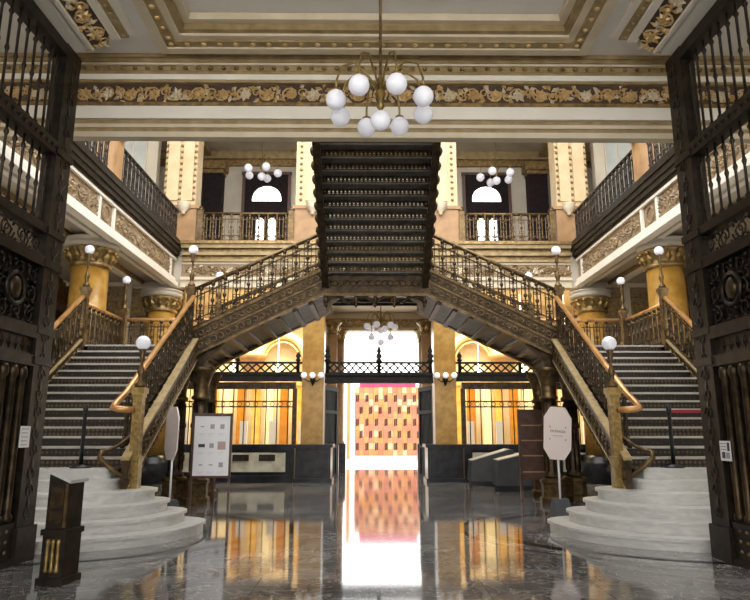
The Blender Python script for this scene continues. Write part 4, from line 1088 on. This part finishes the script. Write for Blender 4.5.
def poster_stand():
    x, y = -3.42, 14.2; w, h = .76, 1.26; z0 = .66
    t = thing('poster_stand', 'brown framed easel with a white sheet of nine small pictures', 'poster stand', (x, y, 0), rz=radians(4))
    keep = WLOC[t.name]; WLOC[t.name] = V((0,0,0))
    MB().box(-w/2-.05, w/2+.05, 0, .04, z0-.05, z0).box(-w/2-.05, w/2+.05, 0, .04, z0+h, z0+h+.06).box(-w/2-.05, -w/2, 0, .04, z0-.05, z0+h+.06).box(w/2, w/2+.05, 0, .04, z0-.05, z0+h+.06).box(-w/2,w/2,.02,.035,z0,z0+h).build('frame', 'brown_wood', t)
    for s in (-1, 1): MB().bar((s*(w/2+.02), .03, 0), (s*(w/2+.02), .03, z0+h), .045, .04, up=(0,1,0)).build('leg', 'brown_wood', t)
    MB().bar((0, .55, 0), (0, .05, z0+h-.2), .045, .04, up=(0,1,0)).build('leg', 'brown_wood', t)
    sh = MB().box(-w/2, w/2, .01, .02, z0, z0+h).build('sheet', 'paper', t, 'white printed sheet')
    yy = .007
    for c in range(3):
        for r in range(3):
            cx = -w/2 + w*(.22 + .28*c); cz = z0 + h*(.82 - .32*r)
            k = [[0,1,1],[2,1,3],[0,0,1]][r][c]
            wd, hd = [(.04,.012),(.045,.05),(.07,.035),(.085,.085)][k]
            mb = MB().m([0,0,1,2][k]).box(cx-wd, cx+wd, yy, .0105, cz-hd, cz+hd)
            mb.m(0).box(cx-.08, cx+.06, yy, .0105, cz-.150, cz-.146).box(cx-.08, cx+.02, yy, .0105, cz-.180, cz-.176)
            mb.build('printed_picture', ['ink_grey','ink','ink_pink'], sh)
    WLOC[t.name] = keep
poster_stand()

def brown_board():
    x0, x1, y = 3.62, 4.55, 15.9
    t = thing('wooden_board', 'dark brown slatted notice board standing behind the octagonal white sign', 'board', ((x0+x1)/2, y, 0))
    MB().box(x0, x1, y, y+.05, .45, 2.12).build('panel', 'brown_wood', t)
    for s in (x0+.03, x1-.03): MB().box(s-.03, s+.03, y-.03, y+.08, 0, 2.12).build('leg', 'brown_wood', t)
    mb = MB()
    for z in (.62, 1.0, 1.36, 1.72): mb.box(x0+.05, x1-.05, y-.02, y, z, z+.03)
    mb.build('shelf', 'orange_stone', t)
brown_board()
def wedge(x0, x1, y, z0, z1, label, d=.7):
    t = thing('slanted_display', label, 'display stand', ((x0+x1)/2, y, 0), 'slanted grey displays')
    MB().prism([(x0+.05,0),(x1-.05,0),(x1-.05,.14),(x0+.05,.14)], (0,y+.04,0), (1,0,0), (0,0,1), (0,d-.08,0)).build('base', 'black', t)
    MB().prism([(x0,.14),(x1,.14),(x1,z1),(x1-.15,z1),(x0+.06,z0)], (0,y,0), (1,0,0), (0,0,1), (0,d,0)).build('body', 'grey_metal', t)
    MB().prism([(x0+.05,z0),(x1-.15,z1),(x1-.15,z1+.025),(x0+.05,z0+.025)], (0,y-.01,0), (1,0,0), (0,0,1), (0,d+.02,0)).build('top_panel', 'grey_light', t)
wedge(3.46, 4.9, 18.0, .80, 1.08, 'charcoal slanted display stand in front of the right counter, nearer one')
wedge(2.98, 4.3, 19.6, .72, 1.05, 'charcoal slanted display stand in front of the right counter, farther one')

def stanchion(x, y, z, label, belt=None):
    t = thing('barrier_post', label, 'barrier post', (x, y, z), 'belt barrier posts')
    MB().lathe((x,y,z), [(.17,0),(.17,.02),(.06,.05),(.035,.06)], 18).build('base', 'black', t)
    MB().lathe((x,y,z+.05), [(.033,0),(.033,.86),(.042,.87),(.042,.97),(.03,.99)], 12).build('post', 'black', t)
    if belt: MB().box(x+.03, x+belt, y-.004, y+.004, z+.90, z+.95).build('belt', 'red_belt', t, 'red retractable belt')
stanchion(-4.78, 10.95, 1.002, 'black barrier post at the foot of the left stair flight')
stanchion(5.06, 10.95, 1.002, 'black barrier post with a red belt at the foot of the right stair flight', 1.9)

UPPER = ('trim_5','trim_6','trim_7','trim_8','gallery_balustrade','stone_pier','corner_pilaster','upper_pilaster','balcony_post','window_','dark_pilaster','wall_upper_gallery','ceiling_upper_gallery')
for o in list(COL.objects):      # the upper storey sits a little lower than first measured
    if o.parent is None and (o.name.startswith(UPPER) or o.get('group') == 'upper gallery chandeliers'): o.location.z -= .12
# ================================================================== LIGHT
w = bpy.data.worlds.new('sky'); SC.world = w; w.use_nodes = True
bg = w.node_tree.nodes['Background']; bg.inputs['Color'].default_value = (1.0, .985, .95, 1); bg.inputs['Strength'].default_value = 2.6
def area(name, loc, size, power, col, rot=(0,0,0), sy=None):
    l = bpy.data.lights.new(name, 'AREA'); l.energy = power; l.color = col; l.size = size
    l.spread = radians(105)
    if sy: l.shape = 'RECTANGLE'; l.size_y = sy
    o = bpy.data.objects.new(name, l); COL.objects.link(o); o.location = loc; o.rotation_euler = rot; return o
for s in (-1, 1):
    area('office_ceiling_light', (XF+s*4.8, 23.4, 6.3), 4.5, 380, (1.0,.80,.46), sy=2.2)

# ================================================================== CAMERA
cam = bpy.data.cameras.new('camera'); co = bpy.data.objects.new('camera', cam); COL.objects.link(co)
cam.sensor_width = 36; cam.lens = 36*640/750; cam.clip_end = 300
co.location = (0, 0, 1.6)
co.rotation_euler = (pi/2 + math.atan(131/640), 0, -radians(.45))
SC.camera = co
SC.view_settings.view_transform = 'Standard'; SC.view_settings.look = 'None'; SC.view_settings.gamma = 1
SC.view_settings.exposure = 1.05; SC.view_settings.use_curve_mapping = False
SC.cycles.use_denoising = True
SC.cycles.max_bounces = 8; SC.cycles.diffuse_bounces = 5; SC.cycles.glossy_bounces = 4; SC.cycles.transparent_max_bounces = 8
SC.cycles.sample_clamp_indirect = 6
